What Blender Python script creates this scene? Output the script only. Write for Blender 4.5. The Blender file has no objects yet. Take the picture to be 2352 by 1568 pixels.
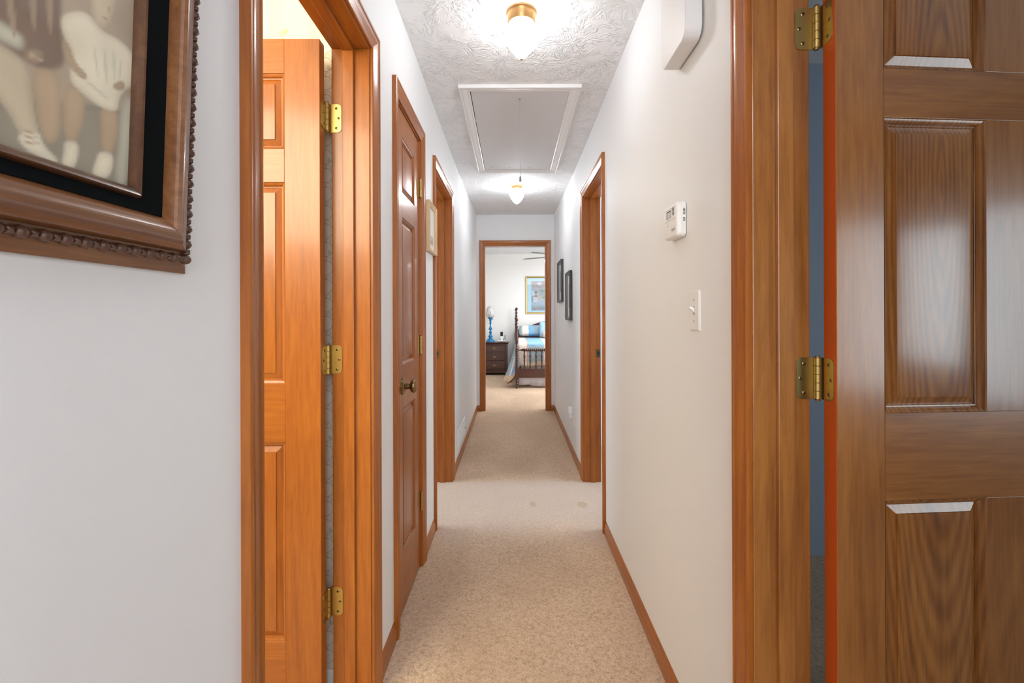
import bpy, bmesh, math, random
from mathutils import Matrix, Vector
random.seed(7)
PI = math.pi
R = math.radians
sc = bpy.context.scene
COL = sc.collection

# ------------------------------------------------------------------ camera, world, exposure
cd = bpy.data.cameras.new('camera')
cam = bpy.data.objects.new('camera', cd)
COL.objects.link(cam)
cam.location = (0, 0, 1.236)
cam.rotation_euler = (PI/2, R(0.2), 0)
cd.sensor_width = 36.0
cd.lens = 36.0*1045/2352
cd.shift_x = -2/2352
cd.shift_y = -62/2352
cd.clip_start = 0.02
sc.camera = cam

w = bpy.data.worlds.new('world')
sc.world = w
w.use_nodes = True
w.node_tree.nodes['Background'].inputs[0].default_value = (0.93, 0.97, 1.0, 1)
w.node_tree.nodes['Background'].inputs[1].default_value = 0.35
sc.view_settings.view_transform = 'Standard'
sc.view_settings.look = 'None'
sc.view_settings.gamma = 1
sc.view_settings.exposure = 1.08
sc.view_settings.use_curve_mapping = False
sc.cycles.use_denoising = True
sc.cycles.max_bounces = 14
sc.cycles.diffuse_bounces = 8
sc.cycles.sample_clamp_indirect = 6

LAMP = 16.5            # radiance of the lit opal globes

def area(name, loc, target, sx, sy, power, col):
    l = bpy.data.lights.new(name, 'AREA')
    l.shape = 'RECTANGLE'
    l.size = sx
    l.size_y = sy
    l.energy = power
    l.color = col
    o = bpy.data.objects.new(name, l)
    COL.objects.link(o)
    o.location = loc
    o.rotation_euler = (Vector(target)-Vector(loc)).to_track_quat('-Z', 'Y').to_euler()
    return o

area('rear_fill_light', (0.03, -2.2, 1.5), (0.03, 2, 1.25), 0.84, 1.9, 15, (0.92, 0.96, 1.0))  # added fill from behind the camera, no such source seen
area('overhead_fill_light', (0.03, -0.9, 2.38), (0.03, -0.7, 0), 0.5, 0.5, 6, (0.97, 0.98, 1.0))  # unseen overhead fill added behind the camera for floor and near walls
area('bedroom_window_light', (2.9, 6.6, 1.6), (0.2, 8.8, 1.1), 1.4, 1.3, 33, (0.95, 0.98, 1.0))
area('bedroom_fill_light', (0.9, 7.4, 2.1), (0.9, 7.6, 0), 1.6, 1.6, 20, (0.95, 0.98, 1.0))  # added downward fill under the closed bedroom ceiling, lifts the floor
area('bathroom_vanity_light', (-1.45, 0.05, 2.05), (-0.75, 1.45, 1.1), 1.3, 0.8, 23, (1.0, 0.88, 0.64))
area('near_room_window_light', (2.95, -0.68, 1.28), (0.9, 0.9, 1.2), 1.2, 1.15, 12, (0.80, 0.93, 1.0))
area('far_left_room_window_light', (-2.2, 2.97, 1.5), (-0.4, 2.97, 1.1), 1.2, 1.2, 17, (0.90, 0.95, 1.0))
area('far_room_window_light', (2.2, 2.95, 1.5), (0.5, 2.95, 1.1), 1.2, 1.2, 17, (0.93, 0.98, 1.0))

# ------------------------------------------------------------------ materials
def mat(name, col=(0.8, 0.8, 0.8), rough=0.5, metal=0.0, spec=0.5, coat=0.0, emit=None):
    m = bpy.data.materials.new(name)
    m.use_nodes = True
    b = m.node_tree.nodes['Principled BSDF']
    b.inputs['Base Color'].default_value = (*col, 1)
    b.inputs['Roughness'].default_value = rough
    b.inputs['Metallic'].default_value = metal
    b.inputs['Specular IOR Level'].default_value = spec
    b.inputs['Coat Weight'].default_value = coat
    b.inputs['Coat Roughness'].default_value = 0.15
    if emit:
        b.inputs['Emission Color'].default_value = (*emit[0], 1)
        b.inputs['Emission Strength'].default_value = emit[1]
    return m

class NT:
    def __init__(s, m):
        s.t = m.node_tree
        s.b = s.t.nodes['Principled BSDF']
    def n(s, typ, ins={}, **kw):
        nd = s.t.nodes.new(typ)
        for k, v in kw.items():
            setattr(nd, k, v)
        for k, v in ins.items():
            if isinstance(v, bpy.types.NodeSocket):
                s.t.links.new(v, nd.inputs[k])
            else:
                nd.inputs[k].default_value = v
        return nd
    def link(s, a, b):
        s.t.links.new(a, b)
    def obj(s, scale=(1, 1, 1), loc=(0, 0, 0)):
        tc = s.n('ShaderNodeTexCoord')
        mp = s.n('ShaderNodeMapping', {'Vector': tc.outputs['Object'], 'Scale': scale, 'Location': loc})
        return mp.outputs[0]
    def noise(s, vec, scale, detail=3.0, rough=0.55, dist=0.0):
        return s.n('ShaderNodeTexNoise', {'Vector': vec, 'Scale': scale, 'Detail': detail, 'Roughness': rough, 'Distortion': dist}).outputs[0]
    def ramp(s, fac, stops):
        r = s.n('ShaderNodeValToRGB', {'Fac': fac})
        els = r.color_ramp.elements
        while len(els) < len(stops):
            els.new(0.5)
        for e, (p, c) in zip(els, stops):
            e.position = p
            e.color = (*c, 1) if len(c) == 3 else c
        return r.outputs[0]
    def mix(s, fac, a, b, typ='MIX'):
        m = s.n('ShaderNodeMix', data_type='RGBA', blend_type=typ)
        for k, v in ((0, fac), (6, a), (7, b)):
            if isinstance(v, bpy.types.NodeSocket):
                s.t.links.new(v, m.inputs[k])
            else:
                m.inputs[k].default_value = v if k == 0 else ((*v, 1) if len(v) == 3 else v)
        return m.outputs[2]
    def math(s, op, a, b=0.0, c=0.0):
        m = s.n('ShaderNodeMath', operation=op)
        for k, v in ((0, a), (1, b), (2, c)):
            if isinstance(v, bpy.types.NodeSocket):
                s.t.links.new(v, m.inputs[k])
            else:
                m.inputs[k].default_value = v
        return m.outputs[0]
    def bump(s, h, strength, dist, normal=None):
        ins = {'Height': h, 'Strength': strength, 'Distance': dist}
        if normal is not None:
            ins['Normal'] = normal
        b = s.n('ShaderNodeBump', ins)
        s.link(b.outputs[0], s.b.inputs['Normal'])
        return b.outputs[0]

def wood(name, axis, dark, mid, light, rough=0.36, coat=0.3, fine=1.0, cathedral=None, blotch=0.45):
    m = mat(name, mid, rough, coat=coat)
    t = NT(m)
    lo, hi = 1.6, 26.0*fine
    sc3 = [hi, hi, hi]
    sc3['XYZ'.index(axis)] = lo
    v = t.obj(sc3)
    fineg = t.noise(v, 5.0, 6.0, 0.65, 0.3)
    s2 = [5.0*fine]*3
    s2['XYZ'.index(axis)] = 1.1
    blot = t.noise(t.obj(s2, (3.1, 1.7, 0.4)), 1.6, 4.0, 0.6, 0.8)
    s3 = [16.0*fine]*3
    s3['XYZ'.index(axis)] = 1.0
    ring = t.n('ShaderNodeTexWave', {'Vector': t.obj(s3), 'Scale': 1.3, 'Distortion': 6.0, 'Detail': 2.0, 'Detail Scale': 0.6}, wave_type='BANDS', bands_direction='DIAGONAL').outputs[1]
    f = t.math('ADD', t.math('MULTIPLY', fineg, 0.5), t.math('ADD', t.math('MULTIPLY', blot, blotch), t.math('MULTIPLY', ring, 0.045)))
    if cathedral:
        cx, cz, amp = cathedral
        cv = t.obj((30.0, 1.0, 3.2), (-cx*30.0, 0, -cz*3.2))
        wv = t.n('ShaderNodeTexWave', {'Vector': cv, 'Scale': 1.1, 'Distortion': 2.2, 'Detail': 2.0, 'Detail Scale': 0.5}, wave_type='RINGS', rings_direction='Y').outputs[1]
        f = t.math('ADD', f, t.math('MULTIPLY', t.math('SUBTRACT', wv, 0.5), amp))
    c = t.ramp(f, [(0.26, dark), (0.48, mid), (0.72, light)])
    t.link(c, t.b.inputs['Base Color'])
    t.bump(fineg, 0.12, 0.0006)
    return m

W_D, W_M, W_L = (0.185, 0.046, 0.004), (0.315, 0.089, 0.0075), (0.420, 0.138, 0.014)
WZ = wood('stained_wood_upright', 'Z', W_D, W_M, W_L)
WY = wood('stained_wood_along', 'Y', W_D, W_M, W_L)
WX = wood('stained_wood_across', 'X', W_D, W_M, W_L)
DZ = wood('shaded_door_wood_upright', 'Z', (0.110, 0.034, 0.007), (0.235, 0.077, 0.013), (0.360, 0.138, 0.028), 0.30, 0.6, 1.0, None, 0.62)  # darker copies of the stained wood: right doorway shade put into the colour
DX = wood('shaded_door_wood_across', 'X', (0.110, 0.034, 0.007), (0.235, 0.077, 0.013), (0.360, 0.138, 0.028), 0.30, 0.6, 1.0, None, 0.62)
DP = wood('shaded_door_panel_wood', 'Z', (0.110, 0.034, 0.007), (0.235, 0.077, 0.013), (0.360, 0.138, 0.028), 0.27, 0.6, 1.0, (0.235, 1.50, 0.16), 0.62)
REDEDGE = mat('red_edge', (0.42, 0.065, 0.006), 0.35)  # saturated red-orange for the hinge-side edge of the right door
BW = wood('bed_wood', 'Z', (0.030, 0.008, 0.005), (0.055, 0.014, 0.009), (0.10, 0.028, 0.016), 0.28, 0.4)
BWX = wood('bed_wood_across', 'X', (0.030, 0.008, 0.005), (0.055, 0.014, 0.009), (0.10, 0.028, 0.016), 0.28, 0.4)
FRW = wood('frame_wood', 'Y', (0.095, 0.036, 0.013), (0.19, 0.076, 0.027), (0.30, 0.135, 0.055), 0.32, 0.4)
FRD = wood('dark_frame_wood', 'Y', (0.045, 0.019, 0.009), (0.085, 0.034, 0.014), (0.15, 0.062, 0.026), 0.3, 0.4)
PALEW = wood('pale_wood', 'Z', (0.50, 0.32, 0.17), (0.62, 0.43, 0.25), (0.72, 0.54, 0.34), 0.45, 0.1)
CARVED = mat('carved_wood', (0.105, 0.046, 0.026), 0.38, coat=0.4)

def paint(name, col, rough=0.55, bump=0.08):
    m = mat(name, col, rough)
    t = NT(m)
    v = t.obj()
    n1 = t.noise(v, 260.0, 3.0)
    big = t.noise(v, 1.3, 3.0)
    c = t.mix(big, tuple(x*0.965 for x in col), tuple(min(1, x*1.03) for x in col))
    t.link(c, t.b.inputs['Base Color'])
    t.bump(n1, bump, 0.001)
    return m

WALL = paint('wall_paint', (0.80, 0.815, 0.83))
BEDWALL = paint('bedroom_wall_paint', (0.78, 0.775, 0.76))
ROOMWALL = paint('blue_grey_wall_paint', (0.30, 0.36, 0.45))
TRIMW = paint('white_trim_paint', (0.80, 0.80, 0.80), 0.4, 0.05)
HATCHP = paint('hatch_paint', (0.66, 0.665, 0.68), 0.7, 0.04)

def ceiling_mat(name, col, strength=0.6):
    m = mat(name, col, 0.75, spec=0.25)
    t = NT(m)
    tc = t.n('ShaderNodeTexCoord').outputs['Object']
    flat = t.n('ShaderNodeVectorMath', {0: tc, 1: (1, 1, 0)}, operation='MULTIPLY').outputs[0]
    wob = t.n('ShaderNodeTexNoise', {'Vector': flat, 'Scale': 7.0, 'Detail': 2.0})
    off = t.n('ShaderNodeVectorMath', {0: wob.outputs[1], 1: (0.5, 0.5, 0.5)}, operation='SUBTRACT').outputs[0]
    off = t.n('ShaderNodeVectorMath', {0: off, 'Scale': 0.09}, operation='SCALE').outputs[0]
    p = t.n('ShaderNodeVectorMath', {0: flat, 1: off}, operation='ADD').outputs[0]
    p = t.n('ShaderNodeVectorMath', {0: p, 1: (1, 1, 0)}, operation='MULTIPLY').outputs[0]
    hs = None
    for k, (scl, sh) in enumerate(((4.6, 0.0), (4.0, 13.7), (5.1, 31.3))):
        q = t.n('ShaderNodeVectorMath', {0: p, 1: (sh, sh*0.61, 0)}, operation='ADD').outputs[0]
        vo = t.n('ShaderNodeTexVoronoi', {'Vector': q, 'Scale': scl, 'Randomness': 0.9}, voronoi_dimensions='2D')
        d = t.n('ShaderNodeVectorMath', {0: q, 1: vo.outputs['Position']}, operation='SUBTRACT').outputs[0]
        s = t.n('ShaderNodeSeparateXYZ', {0: d})
        ang = t.math('ARCTAN2', s.outputs[1], s.outputs[0])
        r = vo.outputs['Distance']
        rad = t.n('ShaderNodeVectorMath', {0: d}, operation='LENGTH').outputs['Value']
        cell = t.n('ShaderNodeSeparateColor', {0: vo.outputs['Color']}).outputs[0]
        comb = t.n('ShaderNodeCombineXYZ', {0: t.math('MULTIPLY', t.math('COSINE', ang), 2.0), 1: t.math('MULTIPLY', t.math('SINE', ang), 2.0),
                                            2: t.math('ADD', t.math('MULTIPLY', cell, 37.0), t.math('MULTIPLY', rad, 4.5))})
        nz = t.noise(comb.outputs[0], 2.3, 2.0, 0.5, 0.4)
        ridge = t.math('SUBTRACT', 1.0, t.math('MULTIPLY', t.math('ABSOLUTE', t.math('SUBTRACT', nz, 0.5)), 12.0))
        ridge = t.math('MAXIMUM', ridge, 0.0)
        msk = t.n('ShaderNodeMapRange', {'Value': rad, 'From Min': 0.018, 'From Max': 0.05}).outputs[0]
        msk = t.math('MULTIPLY', msk, t.n('ShaderNodeMapRange', {'Value': rad, 'From Min': 0.095, 'From Max': 0.16, 'To Min': 1.0, 'To Max': 0.0}).outputs[0])
        brk = t.n('ShaderNodeMapRange', {'Value': t.noise(q, 13.0, 2.0), 'From Min': 0.47, 'From Max': 0.56}).outputs[0]
        h = t.math('MULTIPLY', t.math('MULTIPLY', ridge, msk), brk)
        hs = h if hs is None else t.math('MAXIMUM', hs, h)
    grit = t.noise(flat, 120.0, 3.0)
    h = t.math('ADD', hs, t.math('MULTIPLY', grit, 0.16))
    t.bump(h, strength, 0.011)
    return m

CEIL = ceiling_mat('stomped_ceiling_plaster', (0.82, 0.83, 0.845))

def carpet():
    m = mat('beige_carpet', (0.5, 0.36, 0.24), 0.95, spec=0.1)
    t = NT(m)
    v = t.obj()
    tuft = t.noise(v, 190.0, 4.0, 0.7)
    clump = t.noise(v, 62.0, 3.0, 0.6)
    sweep = t.noise(t.obj((1.0, 0.55, 1)), 2.3, 3.0, 0.5, 0.7)
    c = t.ramp(t.math('ADD', t.math('MULTIPLY', tuft, 0.62), t.math('MULTIPLY', clump, 0.38)),
               [(0.34, (0.36, 0.235, 0.150)), (0.48, (0.66, 0.485, 0.345)), (0.64, (0.83, 0.655, 0.50))])
    c = t.mix(t.n('ShaderNodeMapRange', {'Value': sweep, 'From Min': 0.35, 'From Max': 0.62, 'To Min': 0.0, 'To Max': 0.30}).outputs[0], c, (0.42, 0.285, 0.19))
    sep = t.n('ShaderNodeSeparateXYZ', {0: v})
    # greyer crossing between facing doorways: side-room daylight in the colour, ended by pile seam
    y = sep.outputs[1]
    band = t.math('MULTIPLY', t.n('ShaderNodeMapRange', {'Value': t.math('ADD', y, t.math('MULTIPLY', sweep, 0.35)), 'From Min': 2.50, 'From Max': 2.95}, interpolation_type='SMOOTHSTEP').outputs[0],
                  t.n('ShaderNodeMapRange', {'Value': t.math('ADD', y, t.math('MULTIPLY', sweep, 0.12)), 'From Min': 3.42, 'From Max': 3.36}, interpolation_type='SMOOTHSTEP').outputs[0])
    c = t.mix(t.math('MULTIPLY', band, 0.55), c, (0.60, 0.52, 0.47))
    # small stains
    for sx, sy, rx, ry in ((0.125, 2.93, 0.022, 0.045), (0.44, 2.92, 0.035, 0.05), (0.06, 1.63, 0.0, 0.0)):
        if rx == 0:
            continue
        dx = t.math('DIVIDE', t.math('SUBTRACT', sep.outputs[0], sx), rx)
        dy = t.math('DIVIDE', t.math('SUBTRACT', y, sy), ry)
        d = t.math('ADD', t.math('ADD', t.math('MULTIPLY', dx, dx), t.math('MULTIPLY', dy, dy)), t.math('MULTIPLY', t.math('SUBTRACT', clump, 0.5), 1.2))
        k = t.n('ShaderNodeMapRange', {'Value': d, 'From Min': 1.1, 'From Max': 0.6, 'To Min': 0.0, 'To Max': 0.45}).outputs[0]
        c = t.mix(k, c, (0.42, 0.29, 0.15))
    t.link(c, t.b.inputs['Base Color'])
    h = t.math('ADD', t.math('MULTIPLY', tuft, 0.7), t.math('MULTIPLY', clump, 0.6))
    t.bump(h, 0.9, 0.008)
    return m

CARPET = carpet()
BRASS = mat('aged_brass', (0.50, 0.36, 0.13), 0.34, 1.0)
BRASSB = mat('antique_brass', (0.26, 0.18, 0.085), 0.27, 1.0)
COPPER = mat('satin_copper_brass', (0.60, 0.34, 0.14), 0.33, 1.0)
DARKM = mat('dark_metal', (0.05, 0.035, 0.02), 0.4, 0.8)
BLACK = mat('near_black', (0.012, 0.012, 0.013), 0.6)
WHITEP = mat('white_plastic', (0.80, 0.80, 0.80), 0.38)
OFFWP = mat('chime_white_plastic', (0.74, 0.74, 0.75), 0.45)
GREYP = mat('grey_plastic', (0.22, 0.22, 0.23), 0.45)
LCD = mat('display_grey', (0.50, 0.52, 0.50), 0.3)
GREYM = mat('grey_mark', (0.36, 0.36, 0.37), 0.6)
VELVET = mat('black_velvet', (0.006, 0.008, 0.009), 0.95, spec=0.1)
DFRAME = mat('charcoal_frame', (0.045, 0.046, 0.048), 0.5)
DFRAME2 = mat('grey_bevel', (0.17, 0.17, 0.175), 0.5)
MATB = mat('white_mat_board', (0.88, 0.88, 0.87), 0.8)
GOLD = mat('gold_frame', (0.46, 0.31, 0.11), 0.4, 0.7)
BLUEMAT = mat('pale_blue_mat_board', (0.36, 0.58, 0.72), 0.8)
GLOW = mat('lit_opal_glass', (0.9, 0.9, 0.88), 0.3, emit=((0.95, 0.975, 1.0), LAMP))
GLOW2 = mat('lit_opal_glass_far', (0.9, 0.9, 0.88), 0.3, emit=((0.96, 0.98, 1.0), LAMP*1.7))
BLADE = mat('fan_blade_grey', (0.20, 0.20, 0.17), 0.45)

def glass():
    m = bpy.data.materials.new('picture_glass')
    m.use_nodes = True
    t = m.node_tree
    t.nodes.clear()
    o = t.nodes.new('ShaderNodeOutputMaterial')
    a = t.nodes.new('ShaderNodeBsdfTransparent')
    g = t.nodes.new('ShaderNodeBsdfGlossy')
    g.inputs['Roughness'].default_value = 0.03
    lw = t.nodes.new('ShaderNodeLayerWeight')
    pw = t.nodes.new('ShaderNodeMath')
    pw.operation = 'POWER'
    pw.inputs[1].default_value = 4.0
    t.links.new(lw.outputs['Facing'], pw.inputs[0])
    f = t.nodes.new('ShaderNodeMath')
    f.operation = 'MULTIPLY_ADD'
    f.inputs[1].default_value = 0.22
    f.inputs[2].default_value = 0.025
    t.links.new(pw.outputs[0], f.inputs[0])
    x = t.nodes.new('ShaderNodeMixShader')
    t.links.new(f.outputs[0], x.inputs[0])
    t.links.new(a.outputs[0], x.inputs[1])
    t.links.new(g.outputs[0], x.inputs[2])
    t.links.new(x.outputs[0], o.inputs[0])
    return m
GLASS = glass()

# ------------------------------------------------------------------ mesh helpers
class MB:
    """collects polygons in world (or local) coordinates, then becomes ONE mesh object"""
    def __init__(s):
        s.v, s.f, s.mi = [], [], []
    def poly(s, pts, mi=0):
        n = len(s.v)
        s.v += [tuple(p) for p in pts]
        s.f.append(tuple(range(n, n+len(pts))))
        s.mi.append(mi)
    def box(s, x0, x1, y0, y1, z0, z1, mi=0):
        n = len(s.v)
        s.v += [(x, y, z) for x in (x0, x1) for y in (y0, y1) for z in (z0, z1)]
        for q in ((0, 1, 3, 2), (4, 6, 7, 5), (0, 4, 5, 1), (2, 3, 7, 6), (0, 2, 6, 4), (1, 5, 7, 3)):
            s.f.append(tuple(n+i for i in q))
            s.mi.append(mi)
        return s
    def loft(s, rings, cap=True, mi=0, closed=True):
        n = len(s.v)
        k = len(rings[0])
        for r in rings:
            s.v += [tuple(p) for p in r]
        for i in range(len(rings)-1):
            for j in range(k if closed else k-1):
                a, b = n+i*k+j, n+i*k+(j+1) % k
                s.f.append((a, b, b+k, a+k))
                s.mi.append(mi)
        if cap:
            s.f.append(tuple(n+j for j in range(k)))
            s.mi.append(mi)
            s.f.append(tuple(n+(len(rings)-1)*k+j for j in range(k)))
            s.mi.append(mi)
        return s
    def lathe(s, prof, c=(0, 0, 0), n=24, axis='Z', mi=0, cap=True, sq=None):
        rings = []
        for r, h in prof:
            ring = []
            for i in range(n):
                a = 2*PI*i/n
                u, v = r*math.cos(a), r*math.sin(a)
                p = {'Z': (u, v, h), 'Y': (u, h, v), 'X': (h, u, v)}[axis]
                ring.append((c[0]+p[0], c[1]+p[1], c[2]+p[2]))
            rings.append(ring)
        return s.loft(rings, cap, mi)
    def tube(s, pts, r, n=8, mi=0):
        rings = []
        for i, p in enumerate(pts):
            p = Vector(p)
            d = (Vector(pts[min(i+1, len(pts)-1)])-Vector(pts[max(i-1, 0)])).normalized()
            a = d.cross(Vector((0.3, 0.2, 0.93)) if abs(d.z) < 0.9 else Vector((1, 0, 0))).normalized()
            b = d.cross(a)
            rr = r[i] if isinstance(r, (list, tuple)) else r
            rings.append([p+a*(rr*math.cos(2*PI*j/n))+b*(rr*math.sin(2*PI*j/n)) for j in range(n)])
        return s.loft(rings, True, mi)
    def build(s, name, mats, parent=None, local=False, smooth=None, bevel=None, seg=2):
        M = Matrix.Identity(4) if (local or parent is None) else world_of(parent).inverted()
        me = bpy.data.meshes.new(name)
        me.from_pydata([tuple(M @ Vector(p)) for p in s.v], [], s.f)
        mats = mats if isinstance(mats, (list, tuple)) else [mats]
        for m in mats:
            me.materials.append(m)
        me.polygons.foreach_set('material_index', s.mi)
        bm = bmesh.new()
        bm.from_mesh(me)
        bmesh.ops.remove_doubles(bm, verts=bm.verts, dist=1e-6)
        bmesh.ops.recalc_face_normals(bm, faces=bm.faces)
        bm.to_mesh(me)
        bm.free()
        if smooth:
            me.polygons.foreach_set('use_smooth', [True]*len(me.polygons))
            me.set_sharp_from_angle(angle=R(smooth))
        me.update()
        o = bpy.data.objects.new(name, me)
        COL.objects.link(o)
        o.parent = parent
        if bevel:
            b = o.modifiers.new('bevel', 'BEVEL')
            b.width = bevel
            b.segments = seg
            b.limit_method = 'ANGLE'
            b.angle_limit = R(40)
        return o

def world_of(o):
    M = Matrix.Translation(o.location) @ o.rotation_euler.to_matrix().to_4x4()
    return (world_of(o.parent) @ M) if o.parent else M

def tag(o, label, cat=None, group=None, kind=None):
    o['label'] = label
    if cat:
        o['category'] = cat
    if group:
        o['group'] = group
    if kind:
        o['kind'] = kind
    return o

def root(name, loc, label, cat=None, rotz=0.0, group=None, kind=None):
    o = bpy.data.objects.new(name, None)
    o.empty_display_size = 0.05
    COL.objects.link(o)
    o.location = loc
    o.rotation_euler = (0, 0, rotz)
    return tag(o, label, cat, group, kind)

def copy_tree(o, parent=None):
    c = o.copy()
    COL.objects.link(c)
    c.parent = parent
    for ch in list(o.children):
        copy_tree(ch, c)
    return c

LX, RX, EY, WT = -0.4515, 0.515, 5.66, 0.12
def mapL(a, b, c):
    return (LX+c, a, b)
def mapR(a, b, c):
    return (RX-c, a, b)
def mapE(a, b, c):
    return (a, EY-c, b)

def interp(pts, x):
    if x <= pts[0][0]:
        return pts[0][1]
    for (x0, y0), (x1, y1) in zip(pts, pts[1:]):
        if x <= x1:
            t = (x-x0)/(x1-x0)
            return y0+(y1-y0)*t
    return pts[-1][1]
CZ = [(1.76, 2.452), (2.8, 2.432), (3.85, 2.424), (5.66, 2.4765)]
FZ = [(2.6, 0.012), (5.66, 0.037)]
def ceilz(y): return interp(CZ, y)
def floorz(y): return interp(FZ, y)

# ------------------------------------------------------------------ setting: floor, ceiling, walls
def strip(name, x0, x1, ys, zf, dz, m):
    b = MB()
    prof = [(y, zf(y)) for y in ys]
    top = [[(x0, y, z), (x1, y, z)] for y, z in prof]
    bot = [[(x0, y, z+dz), (x1, y, z+dz)] for y, z in prof]
    rings = [[t[0], t[1], q[1], q[0]] for t, q in zip(top, bot)]
    b.loft(rings)
    return b.build(name, m, smooth=40)

tag(strip('floor', -2.4, 3.3, [-2.6, 0, 1, 2, 2.6, 3.2, 3.8, 4.4, 5.0, 5.66, 7.5, 9.33], floorz, -0.05, CARPET),
    'beige cut pile carpet running down the hallway into the far bedroom', 'carpet', kind='structure')
tag(strip('ceiling', LX-WT-0.02, RX+WT+0.02, [-2.6, 0, 1.0, 1.76, 2.1, 2.45, 2.8, 3.2, 3.5, 3.85, 4.3, 4.8, 5.3, 5.66, 5.775], ceilz, 0.06, CEIL),
    'white hallway ceiling with stomped brush texture', 'ceiling', kind='structure')

D1 = (0.8144, 1.4386)
D2 = (1.7726, 2.2095)
D3 = (2.6360, 3.3120)
D4 = (0.2080, 0.9760)
D5 = (2.5960, 3.3030)
DE = (-0.3460, 0.4050)
HEAD = 2.078
HEADE = 2.088
JT = 0.018

def side_wall(name, label, x0, x1, opens, y0, y1):
    b = MB()
    y = y0
    for a, c in opens:
        b.box(x0, x1, y, a-JT, -0.03, 2.52)
        b.box(x0, x1, a-JT, c+JT, HEAD+JT, 2.52)
        y = c+JT
    b.box(x0, x1, y, y1, -0.03, 2.52)
    return tag(b.build(name, WALL), label, 'wall', kind='structure')
side_wall('wall_left', 'white hallway wall on the left with three doorways', LX-WT, LX, (D1, D2, D3), -2.6, EY)
side_wall('wall_right', 'white hallway wall on the right with thermostat and two doorways', RX, RX+WT, (D4, D5), -2.6, EY)
b = MB()
b.box(-1.7, DE[0]-JT, EY, EY+0.115, -0.03, 2.52)
b.box(DE[1]+JT, 3.3, EY, EY+0.115, -0.03, 2.52)
b.box(DE[0]-JT, DE[1]+JT, EY, EY+0.115, HEADE+JT, 2.52)
tag(b.build('wall_far', WALL), 'white end wall of the hallway around the bedroom doorway', 'wall', kind='structure')

# far bedroom shell
b = MB()
b.box(-1.7, 3.3, 9.33, 9.43, -0.03, 2.6)
tag(b.build('wall_bedroom_back', BEDWALL), 'off white bedroom back wall behind the bed', 'wall', kind='structure')
b = MB()
b.box(-1.8, -1.7, EY, 9.43, -0.03, 2.6)
tag(b.build('wall_bedroom_left', BEDWALL), 'off white bedroom side wall left of the nightstand', 'wall', kind='structure')
b = MB()
b.box(3.3, 3.4, EY, 9.43, -0.03, 2.6)
tag(b.build('wall_bedroom_right', BEDWALL), 'off white bedroom side wall right of the bed', 'wall', kind='structure')
b = MB()
b.box(-1.8, 3.4, EY+0.115, 9.43, 2.4765, 2.53)
tag(b.build('ceiling_bedroom', CEIL), 'textured white bedroom ceiling beyond the far doorway', 'ceiling', kind='structure')

# bathroom behind the left doorway
def wallpaper():
    m = mat('striped_wallpaper', (0.80, 0.74, 0.62), 0.7)
    t = NT(m)
    v = t.obj()
    s = t.n('ShaderNodeSeparateXYZ', {0: v})
    fr = t.math('FRACT', t.math('DIVIDE', t.math('ADD', s.outputs[0], 10.0-0.018), 0.130))
    k = t.n('ShaderNodeMapRange', {'Value': fr, 'From Min': 0.655, 'From Max': 0.665}).outputs[0]
    speck = t.noise(v, 220.0, 3.0)
    c = t.mix(k, (0.80, 0.72, 0.60), (0.70, 0.68, 0.55))
    c = t.mix(t.math('MULTIPLY', speck, 0.12), c, (0.55, 0.47, 0.36))
    t.link(c, t.b.inputs['Base Color'])
    return m
WPAPER = wallpaper()
BWY = 1.49
b = MB()
b.box(-2.4, LX-WT, BWY, BWY+0.1, -0.03, 2.52)
wb = tag(b.build('wall_bathroom_back', WPAPER), 'cream striped wallpaper wall behind the open orange door', 'wall', kind='structure')
b = MB()
b.box(-2.5, -2.4, -0.9, BWY+0.1, -0.03, 2.52)
tag(b.build('wall_bathroom_left', WPAPER), 'cream wallpapered bathroom wall across from the doorway', 'wall', kind='structure')
b = MB()
b.box(-2.5, LX-WT, -1.0, -0.9, -0.03, 2.52)
tag(b.build('wall_bathroom_front', WPAPER), 'cream wallpapered bathroom wall nearest the camera', 'wall', kind='structure')
b = MB()
b.box(-2.5, LX-WT-0.021, -1.0, BWY+0.1, 2.50, 2.55)
tag(b.build('ceiling_bathroom', TRIMW), 'plain white bathroom ceiling', 'ceiling', kind='structure')
b = MB()
b.box(-2.4, LX-WT, -0.9, BWY, 0.0125, 0.016)
tag(b.build('floor_bathroom', mat('cream_vinyl', (0.62, 0.55, 0.44), 0.4)), 'cream vinyl bathroom floor', 'floor', kind='structure')
b = MB()
b.box(-2.4, LX-WT-0.001, BWY-0.012, BWY-0.0005, 0.016, 0.082)
tag(b.build('baseboard_bathroom', TRIMW, bevel=0.003), 'white baseboard under the striped wallpaper', 'baseboard', kind='structure')

b = MB()
b.box(-2.5, -2.4, BWY+0.1, EY, -0.03, 2.52)
tag(b.build('wall_far_left_room', WALL), 'white outer wall of the room behind the far left doorway', 'wall', kind='structure')
b = MB()
b.box(-2.5, LX-WT-0.021, BWY+0.1, EY, 2.50, 2.55)
tag(b.build('ceiling_far_left_room', TRIMW), 'plain white ceiling of the room behind the far left doorway', 'ceiling', kind='structure')

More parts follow.
